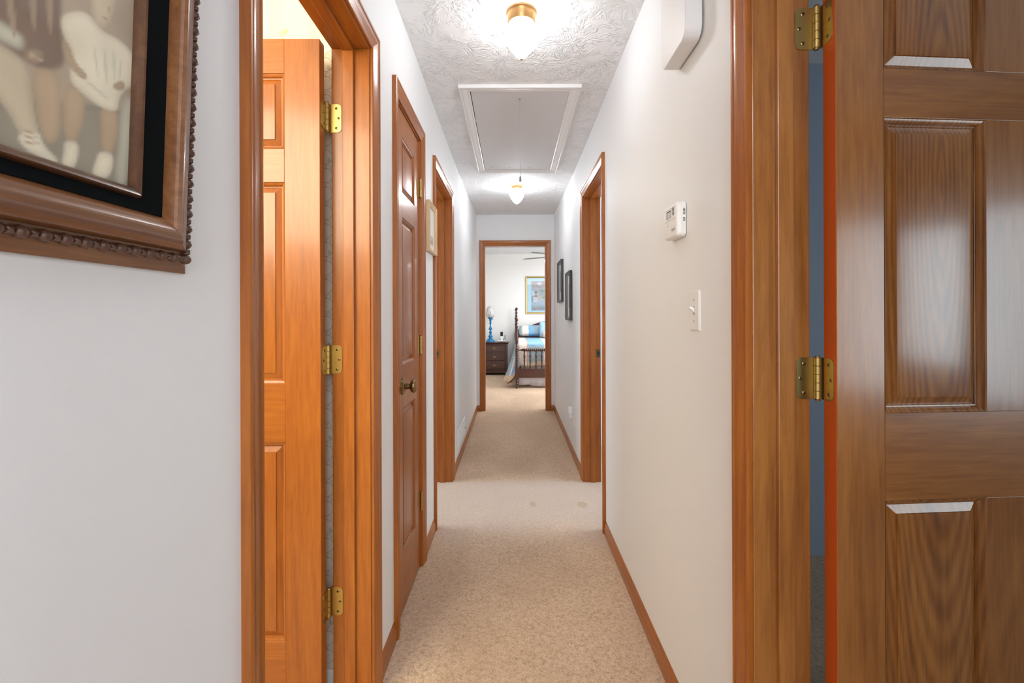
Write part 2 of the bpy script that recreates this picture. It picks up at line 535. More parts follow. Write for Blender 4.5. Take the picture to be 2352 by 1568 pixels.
# printed vine on the wallpaper: thin printed rings and a leaf sprig
VINE = mat('vine_print', (0.44, 0.36, 0.24), 0.7)
LEAFO = mat('leaf_print_ochre', (0.76, 0.58, 0.30), 0.7)
LEAFG = mat('leaf_print_green', (0.52, 0.54, 0.38), 0.7)
def arc(bm, cx, cz, r, a0, a1, wd, y, n=18, mi=0):
    pts = [(cx+r*math.cos(a0+(a1-a0)*i/n), cz+r*math.sin(a0+(a1-a0)*i/n)) for i in range(n+1)]
    ins = [(cx+(r-wd)*math.cos(a0+(a1-a0)*i/n), cz+(r-wd)*math.sin(a0+(a1-a0)*i/n)) for i in range(n+1)]
    for i in range(n):
        bm.poly([(pts[i][0], y, pts[i][1]), (pts[i+1][0], y, pts[i+1][1]), (ins[i+1][0], y, ins[i+1][1]), (ins[i][0], y, ins[i][1])], mi)
def leaf(bm, x, z, ang, L, W, y, mi):
    pts = []
    for i in range(9):
        t = i/8
        pts.append((t*L, W*math.sin(PI*t**0.85)))
    pts += [(t*L, -W*math.sin(PI*t**0.85)) for t in (0.875, 0.75, 0.625, 0.5, 0.375, 0.25, 0.125)]
    ca, sa = math.cos(ang), math.sin(ang)
    bm.poly([(x+u*ca-v*sa, y, z+u*sa+v*ca) for u, v in pts], mi)
vb = MB()
yy = BWY-0.0006
for k in range(34):
    z = 0.12+k*0.0605
    arc(vb, -0.612, z, 0.024, -PI*0.55, PI*0.62, 0.0016, yy)
    arc(vb, -0.604, z+0.026, 0.009, -PI*0.2, PI*1.3, 0.0014, yy, 10)
    if k % 5 == 2:
        leaf(vb, -0.597, z-0.02, 1.9, 0.02, 0.005, yy, 2)
for dx, dz in ((-0.752, 2.118),):
    leaf(vb, dx+0.004, dz+0.036, 1.05, 0.026, 0.0065, yy, 1)
    leaf(vb, dx+0.008, dz+0.010, 0.85, 0.018, 0.0048, yy, 2)
    leaf(vb, dx+0.001, dz+0.026, 2.15, 0.030, 0.0022, yy, 1)
    arc(vb, dx-0.05, dz+0.02, 0.055, -PI*0.12, PI*0.12, 0.0014, yy, 8, 1)
vb.build('printed_vine', [VINE, LEAFO, LEAFG], wb)

# near right room and far right room shells (seen through slits)
b = MB()
b.box(RX+WT, 3.3, 2.30, 2.40, -0.03, 2.6)
tag(b.build('wall_near_room', ROOMWALL), 'blue grey wall glimpsed past the hinge side of the right door', 'wall', kind='structure')
b = MB()
b.box(3.2, 3.3, -2.6, 5.66, -0.03, 2.6)
tag(b.build('wall_rooms_outer', ROOMWALL), 'outer wall of the right hand rooms', 'wall', kind='structure')
b = MB()
b.box(RX+WT, 3.3, -2.7, -2.6, -0.03, 2.6)
tag(b.build('wall_near_room_front', ROOMWALL), 'blue grey wall of the near right room behind the camera', 'wall', kind='structure')
b = MB()
b.box(RX+WT, 3.3, 4.2, 4.3, -0.03, 2.6)
tag(b.build('wall_far_room', WALL), 'white wall glimpsed through the far right doorway', 'wall', kind='structure')
b = MB()
b.box(RX+WT+0.021, 3.3, -2.6, EY, 2.50, 2.56)
tag(b.build('ceiling_rooms', TRIMW), 'plain white ceiling of the right hand rooms', 'ceiling', kind='structure')

# ------------------------------------------------------------------ trim: casings, jambs, stops
CAS = [(0, 0), (0, .008), (.003, .0105), (.007, .0115), (.010, .0105), (.012, .0090), (.014, .0098), (.022, .0115), (.030, .0145),
       (.036, .0165), (.041, .0165), (.043, .0145), (.045, .0150), (.048, .0178), (.053, .0185), (.0562, .0165), (.0562, 0)]
def doorway(name, label, mp, op, head, wt, stop0, parentloc, hx='Y', cw=1.0, stops=True, z0=0.0, jw=None):
    r = root(name, parentloc, label, 'door frame', kind='structure')
    a0, a1 = op
    rv = 0.005
    i0, i1, ih = a0-rv, a1+rv, head+rv
    WH = WX if hx == 'X' else WY
    jw = jw or WZ
    # casings with mitred corners
    b = MB(); b.loft([[mp(i0-u*cw, z0, v) for u, v in CAS], [mp(i0-u*cw, ih+u*cw, v) for u, v in CAS]]); b.build('casing', WZ, r, smooth=25)
    b = MB(); b.loft([[mp(i1+u*cw, z0, v) for u, v in CAS], [mp(i1+u*cw, ih+u*cw, v) for u, v in CAS]]); b.build('casing', WZ, r, smooth=25)
    b = MB(); b.loft([[mp(i0-u*cw, ih+u*cw, v) for u, v in CAS], [mp(i1+u*cw, ih+u*cw, v) for u, v in CAS]]); b.build('head_casing', WH, r, smooth=25)
    def slab(nm, A0, A1, B0, B1, C0, C1, m):
        q = MB()
        p0, p1 = mp(A0, B0, C0), mp(A1, B1, C1)
        q.box(min(p0[0], p1[0]), max(p0[0], p1[0]), min(p0[1], p1[1]), max(p0[1], p1[1]), B0, B1)
        return q.build(nm, m, r, bevel=0.0016)
    slab('jamb', a0-JT, a0, z0, head, -wt, 0, jw)
    slab('jamb', a1, a1+JT, z0, head, -wt, 0, jw)
    slab('head_jamb', a0-JT, a1+JT, head, head+JT, -wt, 0, WH)
    if stops:
        s0, s1 = stop0
        slab('stop', a0, a0+0.011, z0, head-0.011, -s1, -s0, jw)
        slab('stop', a1-0.011, a1, z0, head-0.011, -s1, -s0, jw)
        slab('head_stop', a0, a1, head-0.011, head, -s1, -s0, WH)
    return r

T1 = doorway('trim_1', 'orange stained door frame on the left nearest the camera', mapL, D1, HEAD, WT, (.0475, .0815), (LX, D1[1], 0))
T2 = doorway('trim_2', 'stained door frame of the closed narrow closet door', mapL, D2, HEAD, WT, (.041, .055), (LX, D2[1], 0))
T3 = doorway('trim_3', 'dark stained door frame furthest down the left wall', mapL, D3, HEAD, WT, (.0475, .0815), (LX, D3[1], 0))
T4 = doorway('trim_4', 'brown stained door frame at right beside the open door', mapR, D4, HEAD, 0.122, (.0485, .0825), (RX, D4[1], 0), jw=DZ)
T5 = doorway('trim_5', 'stained door frame on the right wall beyond the thermostat', mapR, D5, HEAD, 0.122, (.0485, .0825), (RX, D5[1], 0))
T6 = doorway('trim_6', 'orange brown cased doorway into the bedroom at the end', mapE, DE, HEADE, 0.115, (.05, .085), (0, EY, 0.03), 'X', cw=1.13, stops=False, z0=0.02)

def strike(parent, x0, x1, y, z):
    b = MB()
    b.box(x0, x1, y-0.0015, y+0.001, z-0.029, z+0.029)
    o = b.build('strike_plate', BRASSB, parent, bevel=0.003)
    b = MB()
    xm = (x0+x1)/2
    b.box(xm-0.006, xm+0.008, y-0.0022, y-0.0014, z-0.012, z+0.012)
    for s in (-1, 1):
        b.lathe([(0.0, -0.0024), (0.003, -0.0022), (0.003, -0.0014)], (xm, y, z+s*0.021), 10, 'Y')
    b.build('latch_hole', BLACK, o)
strike(T3, -0.5665, -0.538, D3[1], 0.952)
strike(T5, 0.603, 0.634, D5[1], 0.952)

# baseboards
BBP = [(0, 0), (.012, 0), (.012, .050), (.0095, .054), (.0088, .058), (.0085, .064), (.0065, .072), (.0048, .078), (.0035, .081), (0, .083)]
def baseboard(name, label, mp, a0, a1):
    n = max(1, int((a1-a0)/0.4))
    rings = []
    for i in range(n+1):
        a = a0+(a1-a0)*i/n
        z = floorz(a)-0.012 if mp is not mapE else floorz(EY)-0.012
        rings.append([mp(a, z+h, v) for v, h in BBP])
    b = MB()
    b.loft(rings)
    tag(b.build(name, WX if mp is mapE else WY, smooth=25), label, 'baseboard', kind='structure')
baseboard('baseboard_left', 'stained baseboard between the orange doorway and the closet door', mapL, 1.5, 1.711)
baseboard('baseboard_left.001', 'short stained baseboard between closet door and far left doorway', mapL, 2.272, 2.574)
baseboard('baseboard_left.002', 'stained baseboard below the floor vent on the left', mapL, 3.374, EY-0.012)
baseboard('baseboard_left.003', 'stained baseboard under the large portrait nearest the camera', mapL, -2.5, 0.752)
baseboard('baseboard_right', 'long stained baseboard under the thermostat wall on the right', mapR, 1.0383, 2.534)
baseboard('baseboard_right.001', 'stained baseboard under the two dark frames on the right', mapR, 3.365, EY-0.012)
baseboard('baseboard_far', 'tiny baseboard piece left of the bedroom doorway', mapE, LX, -0.4158)
baseboard('baseboard_far.001', 'tiny baseboard piece right of the bedroom doorway', mapE, 0.4748, RX)

# ------------------------------------------------------------------ panel doors
RAILS = [(.022, .246), (.850, 1.030), (1.639, 1.740), (1.969, 2.073)]
PANELS = [(.246, .850), (1.030, 1.639), (1.740, 1.969)]
RING = [(0, 0), (.0015, .0025), (.004, .0035), (.008, .0062), (.0105, .0115), (.013, .012), (.0132, .0138), (.0300, .0072), (.0306, .0046), (.0335, .0040)]
def door_leaf(r, W, stile, mull, sx, wz=None, wx=None, wp=None, edge=None):
    """leaf in local coordinates: hinge edge x=0, front face y=0, thickness 0.035 behind it"""
    T = 0.035
    wz, wx, wp = wz or WZ, wx or WX, wp or wz or WZ
    def bx(nm, x0, x1, z0, z1, m, bev=0.0015):
        b = MB()
        b.box(min(sx*x0, sx*x1), max(sx*x0, sx*x1), 0, T, z0, z1)
        return b.build(nm, m, r, local=True, bevel=bev)
    hs = bx('stile', 0, stile, RAILS[0][0], RAILS[-1][1], [wz, edge] if edge else wz)
    if edge:
        for p in hs.data.polygons:
            if abs(p.normal.x) > 0.9 and abs(p.center.x) < 1e-4:
                p.material_index = 1
    bx('stile', W-stile, W, RAILS[0][0], RAILS[-1][1], wz)
    for z0, z1 in RAILS:
        bx('rail', stile, W-stile, z0, z1, wx, 0.0006)
    cols = [(stile, W-stile)]
    if mull:
        c = W/2
        for z0, z1 in PANELS:
            bx('mullion', c-mull/2, c+mull/2, z0, z1, wz, 0.0006)
        cols = [(stile, c-mull/2), (c+mull/2, W-stile)]
    for x0, x1 in cols:
        for z0, z1 in PANELS:
            b = MB()
            for flip in (0, 1):
                rings = []
                for o, d in RING:
                    y = d if not flip else T-d
                    rings.append([(sx*(x0+o), y, z0+o), (sx*(x1-o), y, z0+o), (sx*(x1-o), y, z1-o), (sx*(x0+o), y, z1-o)])
                b.loft(rings, cap=False)
                b.poly(rings[-1])
            b.build('panel', wp, r, local=True, smooth=20)
    return r

# hinges in world coordinates
def rplate(b, pts_uv, f, th, rad=0.0125):
    """plate with two rounded far corners; u from 0..L, v centred"""
    L, H = pts_uv
    out = [(0, -H/2), (0, H/2)]
    for i in range(7):
        a = PI/2-PI/2*i/6
        out.append((L-rad+rad*math.cos(a), H/2-rad+rad*math.sin(a)))
    for i in range(7):
        a = -PI/2*i/6
        out.append((L-rad+rad*math.cos(a), -H/2+rad+rad*math.sin(a)))
    b.loft([[f(u, v, 0) for u, v in out], [f(u, v, th) for u, v in out]])
def hinge(parent, pin, z, jl, dl, m=BRASS):
    """jl=(x_end, y_face) jamb leaf plate facing -Y; dl=(x_face, y_end, sgn) door leaf on the door edge"""
    H = 0.089
    px, py = pin
    b = MB()
    prof = [(0.0, z-H/2-0.004), (0.0045, z-H/2-0.003), (0.0062, z-H/2)]
    for k in range(5):
        a, c = z-H/2+H*k/5, z-H/2+H*(k+1)/5
        prof += [(0.0052, a+0.0003), (0.0066, a+0.0011), (0.0066, c-0.0011), (0.0052, c-0.0003)]
    prof += [(0.0062, z+H/2), (0.0045, z+H/2+0.003), (0.0, z+H/2+0.004)]
    b.lathe(prof, (px, py, 0), 16)
    h = b.build('hinge', m, parent, smooth=35)
    sgn = 1 if jl[0] > px else -1
    L = abs(jl[0]-px)
    b = MB(); rplate(b, (L, H), lambda u, v, t: (px+sgn*u, jl[1]-t, z+v), 0.0022); b.build('hinge_leaf', m, h, smooth=30)
    Ld = abs(dl[1]-py)
    sy = 1 if dl[1] > py else -1
    b = MB(); rplate(b, (Ld, H), lambda u, v, t: (dl[0]+dl[2]*t, py+sy*u, z+v), 0.0022); b.build('hinge_leaf', m, h, smooth=30)
    for u, v in ((0.62, 0.031), (0.80, 0.0), (0.62, -0.031)):
        for leafk in (0, 1):
            b = MB()
            if leafk == 0:
                c = (px+sgn*L*u, jl[1]-0.0022, z+v)
                b.lathe([(0.0, -0.0012), (0.0022, -0.0011), (0.0036, -0.0004), (0.0042, 0.0)], c, 12, 'Y', cap=False)
                for q in ((0.0018, 0.0005), (0.0005, 0.0018)):
                    b.box(c[0]-q[0], c[0]+q[0], c[1]-0.0016, c[1]-0.0006, c[2]-q[1], c[2]+q[1], 1)
            else:
                c = (dl[0]+dl[2]*0.0022, py+sy*Ld*u, z+v)
                e = dl[2]
                b.lathe([(0.0, e*0.0012), (0.0022, e*0.0011), (0.0036, e*0.0004), (0.0042, 0.0)], c, 12, 'X', cap=False)
                for q in ((0.0018, 0.0005), (0.0005, 0.0018)):
                    b.box(min(c[0]+e*0.0006, c[0]+e*0.0016), max(c[0]+e*0.0006, c[0]+e*0.0016), c[1]-q[0], c[1]+q[0], c[2]-q[1], c[2]+q[1], 1)
            b.build('screw', [BRASSB, BLACK], h, smooth=40)
    return h

d1 = root('door_1', (-0.583, 1.378, 0), 'orange panelled door standing open into the lit bathroom on the left', 'door', kind='structure')
door_leaf(d1, 0.607, 0.108, 0.095, -1)
for z in (0.333, 1.096, 1.857):
    hinge(d1, (-0.5805, 1.4265), z, (-0.540, D1[1]), (-0.583, 1.388, 1))

d2 = root('door_2', (LX-0.003, 2.2065, 0), 'closed narrow brown closet door with oval brass knob on the left', 'door', rotz=PI/2, kind='structure')
door_leaf(d2, 0.431, 0.098, 0, -1)
for z in (0.333, 1.090, 1.850):
    b = MB()
    H = 0.089
    prof = [(0.0, z-H/2-0.004), (0.0058, z-H/2)]
    for k in range(5):
        a, c = z-H/2+H*k/5, z-H/2+H*(k+1)/5
        prof += [(0.0050, a+0.0003), (0.0064, a+0.0011), (0.0064, c-0.0011), (0.0050, c-0.0003)]
    prof += [(0.0058, z+H/2), (0.0, z+H/2+0.004)]
    b.lathe(prof, (LX+0.005, 2.2080, 0), 14)
    h = b.build('hinge', BRASS, d2, smooth=35)
    b = MB(); b.box(LX-0.004, LX-0.0015, 2.198, 2.208, z-H/2, z+H/2); b.build('hinge_leaf', BRASS, h)
# knob
b = MB()
kc = (LX-0.003, 1.868, 0.943)
b.lathe([(0.0345, 0.0), (0.0345, 0.004), (0.032, 0.0065), (0.028, 0.0075), (0.026, 0.006), (0.023, 0.0065), (0.019, 0.011), (0.0145, 0.013), (0.0145, 0.018),
         (0.012, 0.019), (0.0115, 0.032), (0.014, 0.034)], kc, 28, 'X')
kb = b.build('knob', BRASSB, d2, smooth=35)
b = MB()
rings = []
for h, k in ((0.031, 0.35), (0.0325, 0.55), (0.036, 0.80), (0.041, 0.96), (0.046, 1.0), (0.051, 0.95), (0.0555, 0.78), (0.058, 0.55), (0.0592, 0.25), (0.0595, 0.02)):
    rings.append([(kc[0]+h, kc[1]+0.0205*k*math.cos(2*PI*i/28), kc[2]+0.0275*k*math.sin(2*PI*i/28)) for i in range(28)])
b.loft(rings)
b.build('knob_grip', BRASSB, kb, smooth=60)

d4 = root('door_4', (0.660, 0.928, 0), 'brown six panel door standing open in the right foreground', 'door', rotz=R(4.0), kind='structure')
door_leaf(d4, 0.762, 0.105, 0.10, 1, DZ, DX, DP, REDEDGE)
for z in (0.333, 1.0975, 1.845):
    hinge(d4, (0.6495, 0.9705), z, (0.6065, D4[1]), (0.6600, 0.9345, -1))

# ------------------------------------------------------------------ ceiling lamps
def ceiling_lamp(loc, label, flange, can, canh, globe_r, tip, glow):
    x, y, z = loc
    r = root('ceiling_lamp', loc, label, 'ceiling light', group='acorn globe hallway ceiling lights')
    b = MB()
    b.lathe([(flange*0.9, z+0.004), (flange, z+0.001), (flange, z-0.004), (flange-0.003, z-0.008), (can+0.003, z-0.010), (can, z-0.016), (can-0.001, z-canh+0.006),
             (can-0.004, z-canh+0.001), (can-0.010, z-canh), (0.036, z-canh), (0.030, z-canh+0.004)], (x, y, 0), 40)
    base = b.build('canopy', COPPER, r, smooth=35)
    for k in range(3):
        a = 2*PI*k/3+0.5
        q = MB()
        q.tube([(x+(can-0.004)*math.cos(a), y+(can-0.004)*math.sin(a), z-canh+0.008), (x+(can+0.008)*math.cos(a), y+(can+0.008)*math.sin(a), z-canh+0.008)], [0.0025, 0.0035], 8)
        q.build('set_screw', COPPER, base)
    b = MB()
    zt = z-canh-0.001
    Ht = zt-tip
    prof = [(0.034, 0.0), (0.0355, 0.03), (0.80*globe_r, 0.085), (0.93*globe_r, 0.14), (0.99*globe_r, 0.20), (globe_r, 0.26), (0.985*globe_r, 0.34), (0.95*globe_r, 0.43),
            (0.885*globe_r, 0.53), (0.79*globe_r, 0.63), (0.66*globe_r, 0.73), (0.51*globe_r, 0.82), (0.36*globe_r, 0.90), (0.20*globe_r, 0.96), (0.08*globe_r, 0.995)]
    rings = []
    fine = []
    for i in range(len(prof)-1):
        for s in range(3):
            t = s/3
            fine.append((prof[i][0]*(1-t)+prof[i+1][0]*t, prof[i][1]*(1-t)+prof[i+1][1]*t))
    fine.append(prof[-1])
    n = 48
    for k, (rr, h) in enumerate(fine):
        ring = []
        for i in range(n):
            a = 2*PI*i/n
            e = 1+(0.016*math.cos(16*a)*math.cos(h*38) if 0.1 < h < 0.98 else 0)
            ring.append((x+rr*e*math.cos(a), y+rr*e*math.sin(a), zt-h*Ht))
        rings.append(ring)
    b.loft(rings)
    g = b.build('globe', glow, r, smooth=60)
    b = MB()
    b.lathe([(0.004, tip+0.001), (0.006, tip-0.002), (0.004, tip-0.005), (0.0, tip-0.006)], (x, y, 0), 12)
    b.build('finial', COPPER, r, smooth=50)
    return r
ceiling_lamp((0.0386, 1.834, ceilz(1.834)), 'lit acorn globe ceiling light nearest the camera, broad brass base', 0.0615, 0.0565, 0.047, 0.0645, 2.266, GLOW)
ceiling_lamp((0.0410, 4.228, ceilz(4.228)), 'lit acorn globe ceiling light at the far end, beyond the attic hatch', 0.0605, 0.044, 0.036, 0.0665, 2.262, GLOW2)

# ------------------------------------------------------------------ attic hatch with pull cord
hx0, hx1, hy0, hy1 = -0.283, 0.365, 2.380, 3.771
hat = root('attic_hatch', ((hx0+hx1)/2, (hy0+hy1)/2, 2.428), 'grey white attic access hatch with moulded casing in the ceiling', 'attic hatch')
HC = [(0, 0), (0, .0165), (.003, .0185), (.009, .0178), (.011, .0150), (.014, .0165), (.020, .0165), (.027, .0145), (.036, .0115), (.043, .0098), (.045, .0105), (.049, .0115), (.053, .0105), (.056, .008), (.056, 0)]
def frame_rail(mp, A0, A1, B0, B1, prof, side):
    """one mitred rail; prof=(inset u, out v); side in a0,a1,b0,b1"""
    if side == 'a0':
        rs = [[mp(A0+u, B0+u, v) for u, v in prof], [mp(A0+u, B1-u, v) for u, v in prof]]
    elif side == 'a1':
        rs = [[mp(A1-u, B0+u, v) for u, v in prof], [mp(A1-u, B1-u, v) for u, v in prof]]
    elif side == 'b0':
        rs = [[mp(A0+u, B0+u, v) for u, v in prof], [mp(A1-u, B0+u, v) for u, v in prof]]
    else:
        rs = [[mp(A0+u, B1-u, v) for u, v in prof], [mp(A1-u, B1-u, v) for u, v in prof]]
    return MB().loft(rs)
mpH = lambda a, b_, c: (a, b_, ceilz(b_)-c)
for s in ('a0', 'a1', 'b0', 'b1'):
    frame_rail(mpH, hx0, hx1, hy0, hy1, HC, s).build('casing', TRIMW, hat, smooth=25)
b = MB()
b.loft([[(x, y, ceilz(y)-0.0005) for x, y in ((hx0+.05, hy0+.05), (hx1-.05, hy0+.05), (hx1-.05, hy1-.05), (hx0+.05, hy1-.05))],
        [(x, y, ceilz(y)-0.0030) for x, y in ((hx0+.05, hy0+.05), (hx1-.05, hy0+.05), (hx1-.05, hy1-.05), (hx0+.05, hy1-.05))]])
b.build('gap_shade_sheet', BLACK, hat)  # black sheet painted in for the shade of the gap around the panel
b = MB()
px0, px1, py0, py1 = hx0+.0605, hx1-.0575, hy0+.0565, hy1-.0595
nseg = 8
rings = []
for i in range(nseg+1):
    y = py0+(py1-py0)*i/nseg
    zz = ceilz(y)
    rings.append([(px0, y, zz-0.003), (px1, y, zz-0.003), (px1, y, zz-0.0065), (px0, y, zz-0.0065)])
b.loft(rings)
b.build('hatch_panel', HATCHP, hat, smooth=30)
scr = None
for x, y in ((-0.20, 2.56), (0.285, 2.56), (-0.20, 2.92), (0.285, 2.92), (-0.165, 3.66), (-0.02, 3.66), (0.135, 3.66), (0.275, 3.66)):
    b = MB()
    z = ceilz(y)-0.0065
    b.lathe([(0.005, z+0.0005), (0.0048, z-0.0012), (0.0, z-0.0022)], (x, y, 0), 10, cap=False)
    b.build('panel_screw', TRIMW if y < 3 else GREYM, hat, smooth=40)
b = MB()
cy = 2.523
cz = ceilz(cy)-0.0065
b.lathe([(0.008, cz), (0.0075, cz-0.003), (0.003, cz-0.006), (0.0012, cz-0.008)], (0.0430, cy, 0), 12)
b.tube([(0.0430, cy, cz-0.006), (0.0425, cy+0.001, 2.30), (0.0425, cy, 2.11), (0.0435, cy, 2.000)], 0.0011, 6)
cord = b.build('pull_cord', mat('grey_cord', (0.30, 0.30, 0.31), 0.7), hat, smooth=40)
b = MB()
b.lathe([(0.0015, 2.004), (0.0042, 1.999), (0.0062, 1.990), (0.0068, 1.980), (0.0078, 1.9755), (0.0080, 1.9735), (0.0060, 1.9725)], (0.0435, cy, 0), 16)
b.build('cord_knob', mat('grey_knob', (0.20, 0.20, 0.21), 0.45), cord, smooth=40)

# ------------------------------------------------------------------ right wall fittings
def rrect(a0, a1, b0, b1, r, n=6):
    out = []
    for cx, cy_, s in ((a1-r, b1-r, 0), (a0+r, b1-r, PI/2), (a0+r, b0+r, PI), (a1-r, b0+r, 1.5*PI)):
        for i in range(n+1):
            t = s+PI/2*i/n
            out.append((cx+r*math.cos(t), cy_+r*math.sin(t)))
    return out
def shell(mp, a0, a1, b0, b1, r, layers, mi=0):
    """layers = (inset, out)"""
    b = MB()
    b.loft([[mp(a, bb, c) for a, bb in rrect(a0+i, a1-i, b0+i, b1-i, max(r-i, 0.0005))] for i, c in layers], mi=mi)
    return b

# door chime
ch = root('door_chime', (RX, 1.315, 2.10), 'large white rounded door chime box high on the right wall', 'door chime')
shell(mapR, 1.222, 1.408, 1.986, 2.214, 0.028, [(0.006, 0.0), (0.006, 0.0065)]).build('back_plate', GREYP, ch)
shell(mapR, 1.216, 1.414, 1.980, 2.220, 0.034, [(0.0, 0.0065), (0.0, 0.048), (0.0006, 0.0505), (0.002, 0.0518)]).build('cover', OFFWP, ch, smooth=30)

# thermostat
th = root('thermostat', (RX, 1.40, 1.52), 'white wall thermostat with small grey display on the right wall', 'thermostat')
shell(mapR, 1.346, 1.456, 1.4685, 1.5705, 0.012, [(0.003, 0.0), (0.003, 0.0025)]).build('back_plate', GREYP, th)
shell(mapR, 1.3448, 1.457, 1.4675, 1.5715, 0.013, [(0.0, 0.0025), (0.0, 0.0135), (0.0006, 0.0140), (0.0006, 0.0145), (0.0, 0.0150), (0.0, 0.024), (0.0018, 0.0275), (0.005, 0.0293), (0.009, 0.030)]).build('housing', WHITEP, th, smooth=35)
# raised brow around the display recess, display, buttons
b = MB()
F = 0.030
for A0, A1, B0, B1 in ((1.3545, 1.4500, 1.5575, 1.5600), (1.4470, 1.4500, 1.5250, 1.5600), (1.3545, 1.4500, 1.5235, 1.5250)):
    b.box(RX-F-0.0012, RX-F+0.001, A0, A1, B0, B1)
b.build('display_rim', OFFWP, th, bevel=0.0005)
b = MB(); b.box(RX-F-0.0008, RX-F+0.001, 1.3945, 1.4300, 1.5310, 1.5535); b.build('display_bezel', BLACK, th)
b = MB(); b.box(RX-F-0.0014, RX-F+0.001, 1.3945, 1.4235, 1.5310, 1.5495); b.build('display', LCD, th)
for z in (1.5520, 1.5405):
    b = MB()
    rr = 0.0066
    b.lathe([(0.0, RX-F-0.0025), (rr*0.8, RX-F-0.0022), (rr, RX-F-0.001), (rr, RX-F+0.001)], (0, 1.3725, z), 18, 'X', cap=False)
    b.build('button', GREYP, th, smooth=40)
for q in ((1.412, 1.431, 1.5085, 1.5098), (1.420, 1.4215, 1.5150, 1.5175), (1.3590, 1.3900, 1.4845, 1.4852), (1.3620, 1.3700, 1.5000, 1.5007)):
    b = MB()
    b.box(RX-F-0.0003, RX-F+0.0005, *q)
    b.build('printed_mark', GREYM, th)
for y in (1.3665, 1.3835):
    b = MB()
    b.box(RX-F-0.0022, RX-F+0.0005, y-0.0045, y+0.0015, 1.4885, 1.4905)
    b.box(RX-F-0.0022, RX-F+0.0005, y-0.0045, y-0.0015, 1.4905, 1.4945)
    b.build('slide_switch', GREYP, th, bevel=0.0004)
for k, z in enumerate((1.5480, 1.5440, 1.5400, 1.5360, 1.5320, 1.5205, 1.5165, 1.5125)):
    b = MB(); b.box(RX-0.0110, RX-0.0045, 1.3444, 1.3460, z-0.0010, z+0.0010); b.build('vent_slot', BLACK, th)

def toggle_plate(y0, y1, z0, z1, label):
    r = root('light_switch', (RX, (y0+y1)/2, (z0+z1)/2), label, 'light switch')
    shell(mapR, y0, y1, z0, z1, 0.003, [(0.0, 0.0), (0.0, 0.0022), (0.0035, 0.0055)]).build('switch_plate', WHITEP, r, smooth=20)
    yc, zc = (y0+y1)/2, (z0+z1)/2
    b = MB(); b.box(RX-0.0060, RX-0.003, yc-0.0052, yc+0.0052, zc-0.0122, zc+0.0122); b.build('toggle_slot', GREYM, r)
    b = MB()
    b.loft([[(RX-0.0050, yc-0.0045, zc-0.006), (RX-0.0050, yc+0.0045, zc-0.006), (RX-0.0050, yc+0.0045, zc+0.008), (RX-0.0050, yc-0.0045, zc+0.008)],
            [(RX-0.0190, yc-0.0035, zc+0.006), (RX-0.0190, yc+0.0035, zc+0.006), (RX-0.0180, yc+0.0035, zc+0.0125), (RX-0.0180, yc-0.0035, zc+0.0125)]])
    b.build('toggle', WHITEP, r, bevel=0.001)
    for s in (-1, 1):
        b = MB(); b.lathe([(0.0, RX-0.0068), (0.0028, RX-0.0063), (0.0032, RX-0.0050)], (0, yc, zc+s*0.030), 12, 'X', cap=False)
        q = b.build('plate_screw', GREYM, r, smooth=40)
    return r
toggle_plate(1.2465, 1.3150, 1.1885, 1.3020, 'white toggle light switch below the thermostat')
toggle_plate(5.155, 5.225, 1.204, 1.322, 'small white switch plate beside the far bedroom doorway')

# outlet with plug-in night light
ou = root('wall_outlet', (RX, 3.875, 0.35), 'white wall outlet low on the right wall past the doorway', 'outlet')
shell(mapR, 3.84, 3.91, 0.288, 0.412, 0.003, [(0.0, 0.0), (0.0, 0.0025), (0.0035, 0.006)]).build('outlet_plate', WHITEP, ou, smooth=20)
for z in (0.330, 0.370):
    shell(mapR, 3.858, 3.892, z-0.014, z+0.014, 0.012, [(0, 0.004), (0, 0.0075)]).build('receptacle', WHITEP, ou)
nl = root('night_light', (RX, 3.875, 0.385), 'clear shaded plug-in night light in the low wall outlet', 'night light')
shell(mapR, 3.857, 3.893, 0.352, 0.392, 0.006, [(0.002, 0.0085), (0, 0.012), (0, 0.036), (0.003, 0.040)]).build('plug_body', OFFWP, nl, smooth=30)
FROST = mat('frosted_shade', (0.82, 0.84, 0.85), 0.3)
b = MB()
rings = []
for z, rr in ((0.386, 0.016), (0.395, 0.020), (0.415, 0.0215), (0.440, 0.020), (0.448, 0.017)):
    rings.append([(RX-0.028+rr*0.95*math.cos(2*PI*i/20), 3.875+rr*math.sin(2*PI*i/20), z) for i in range(20)])
b.loft(rings)
b.build('shade', FROST, nl, smooth=40)

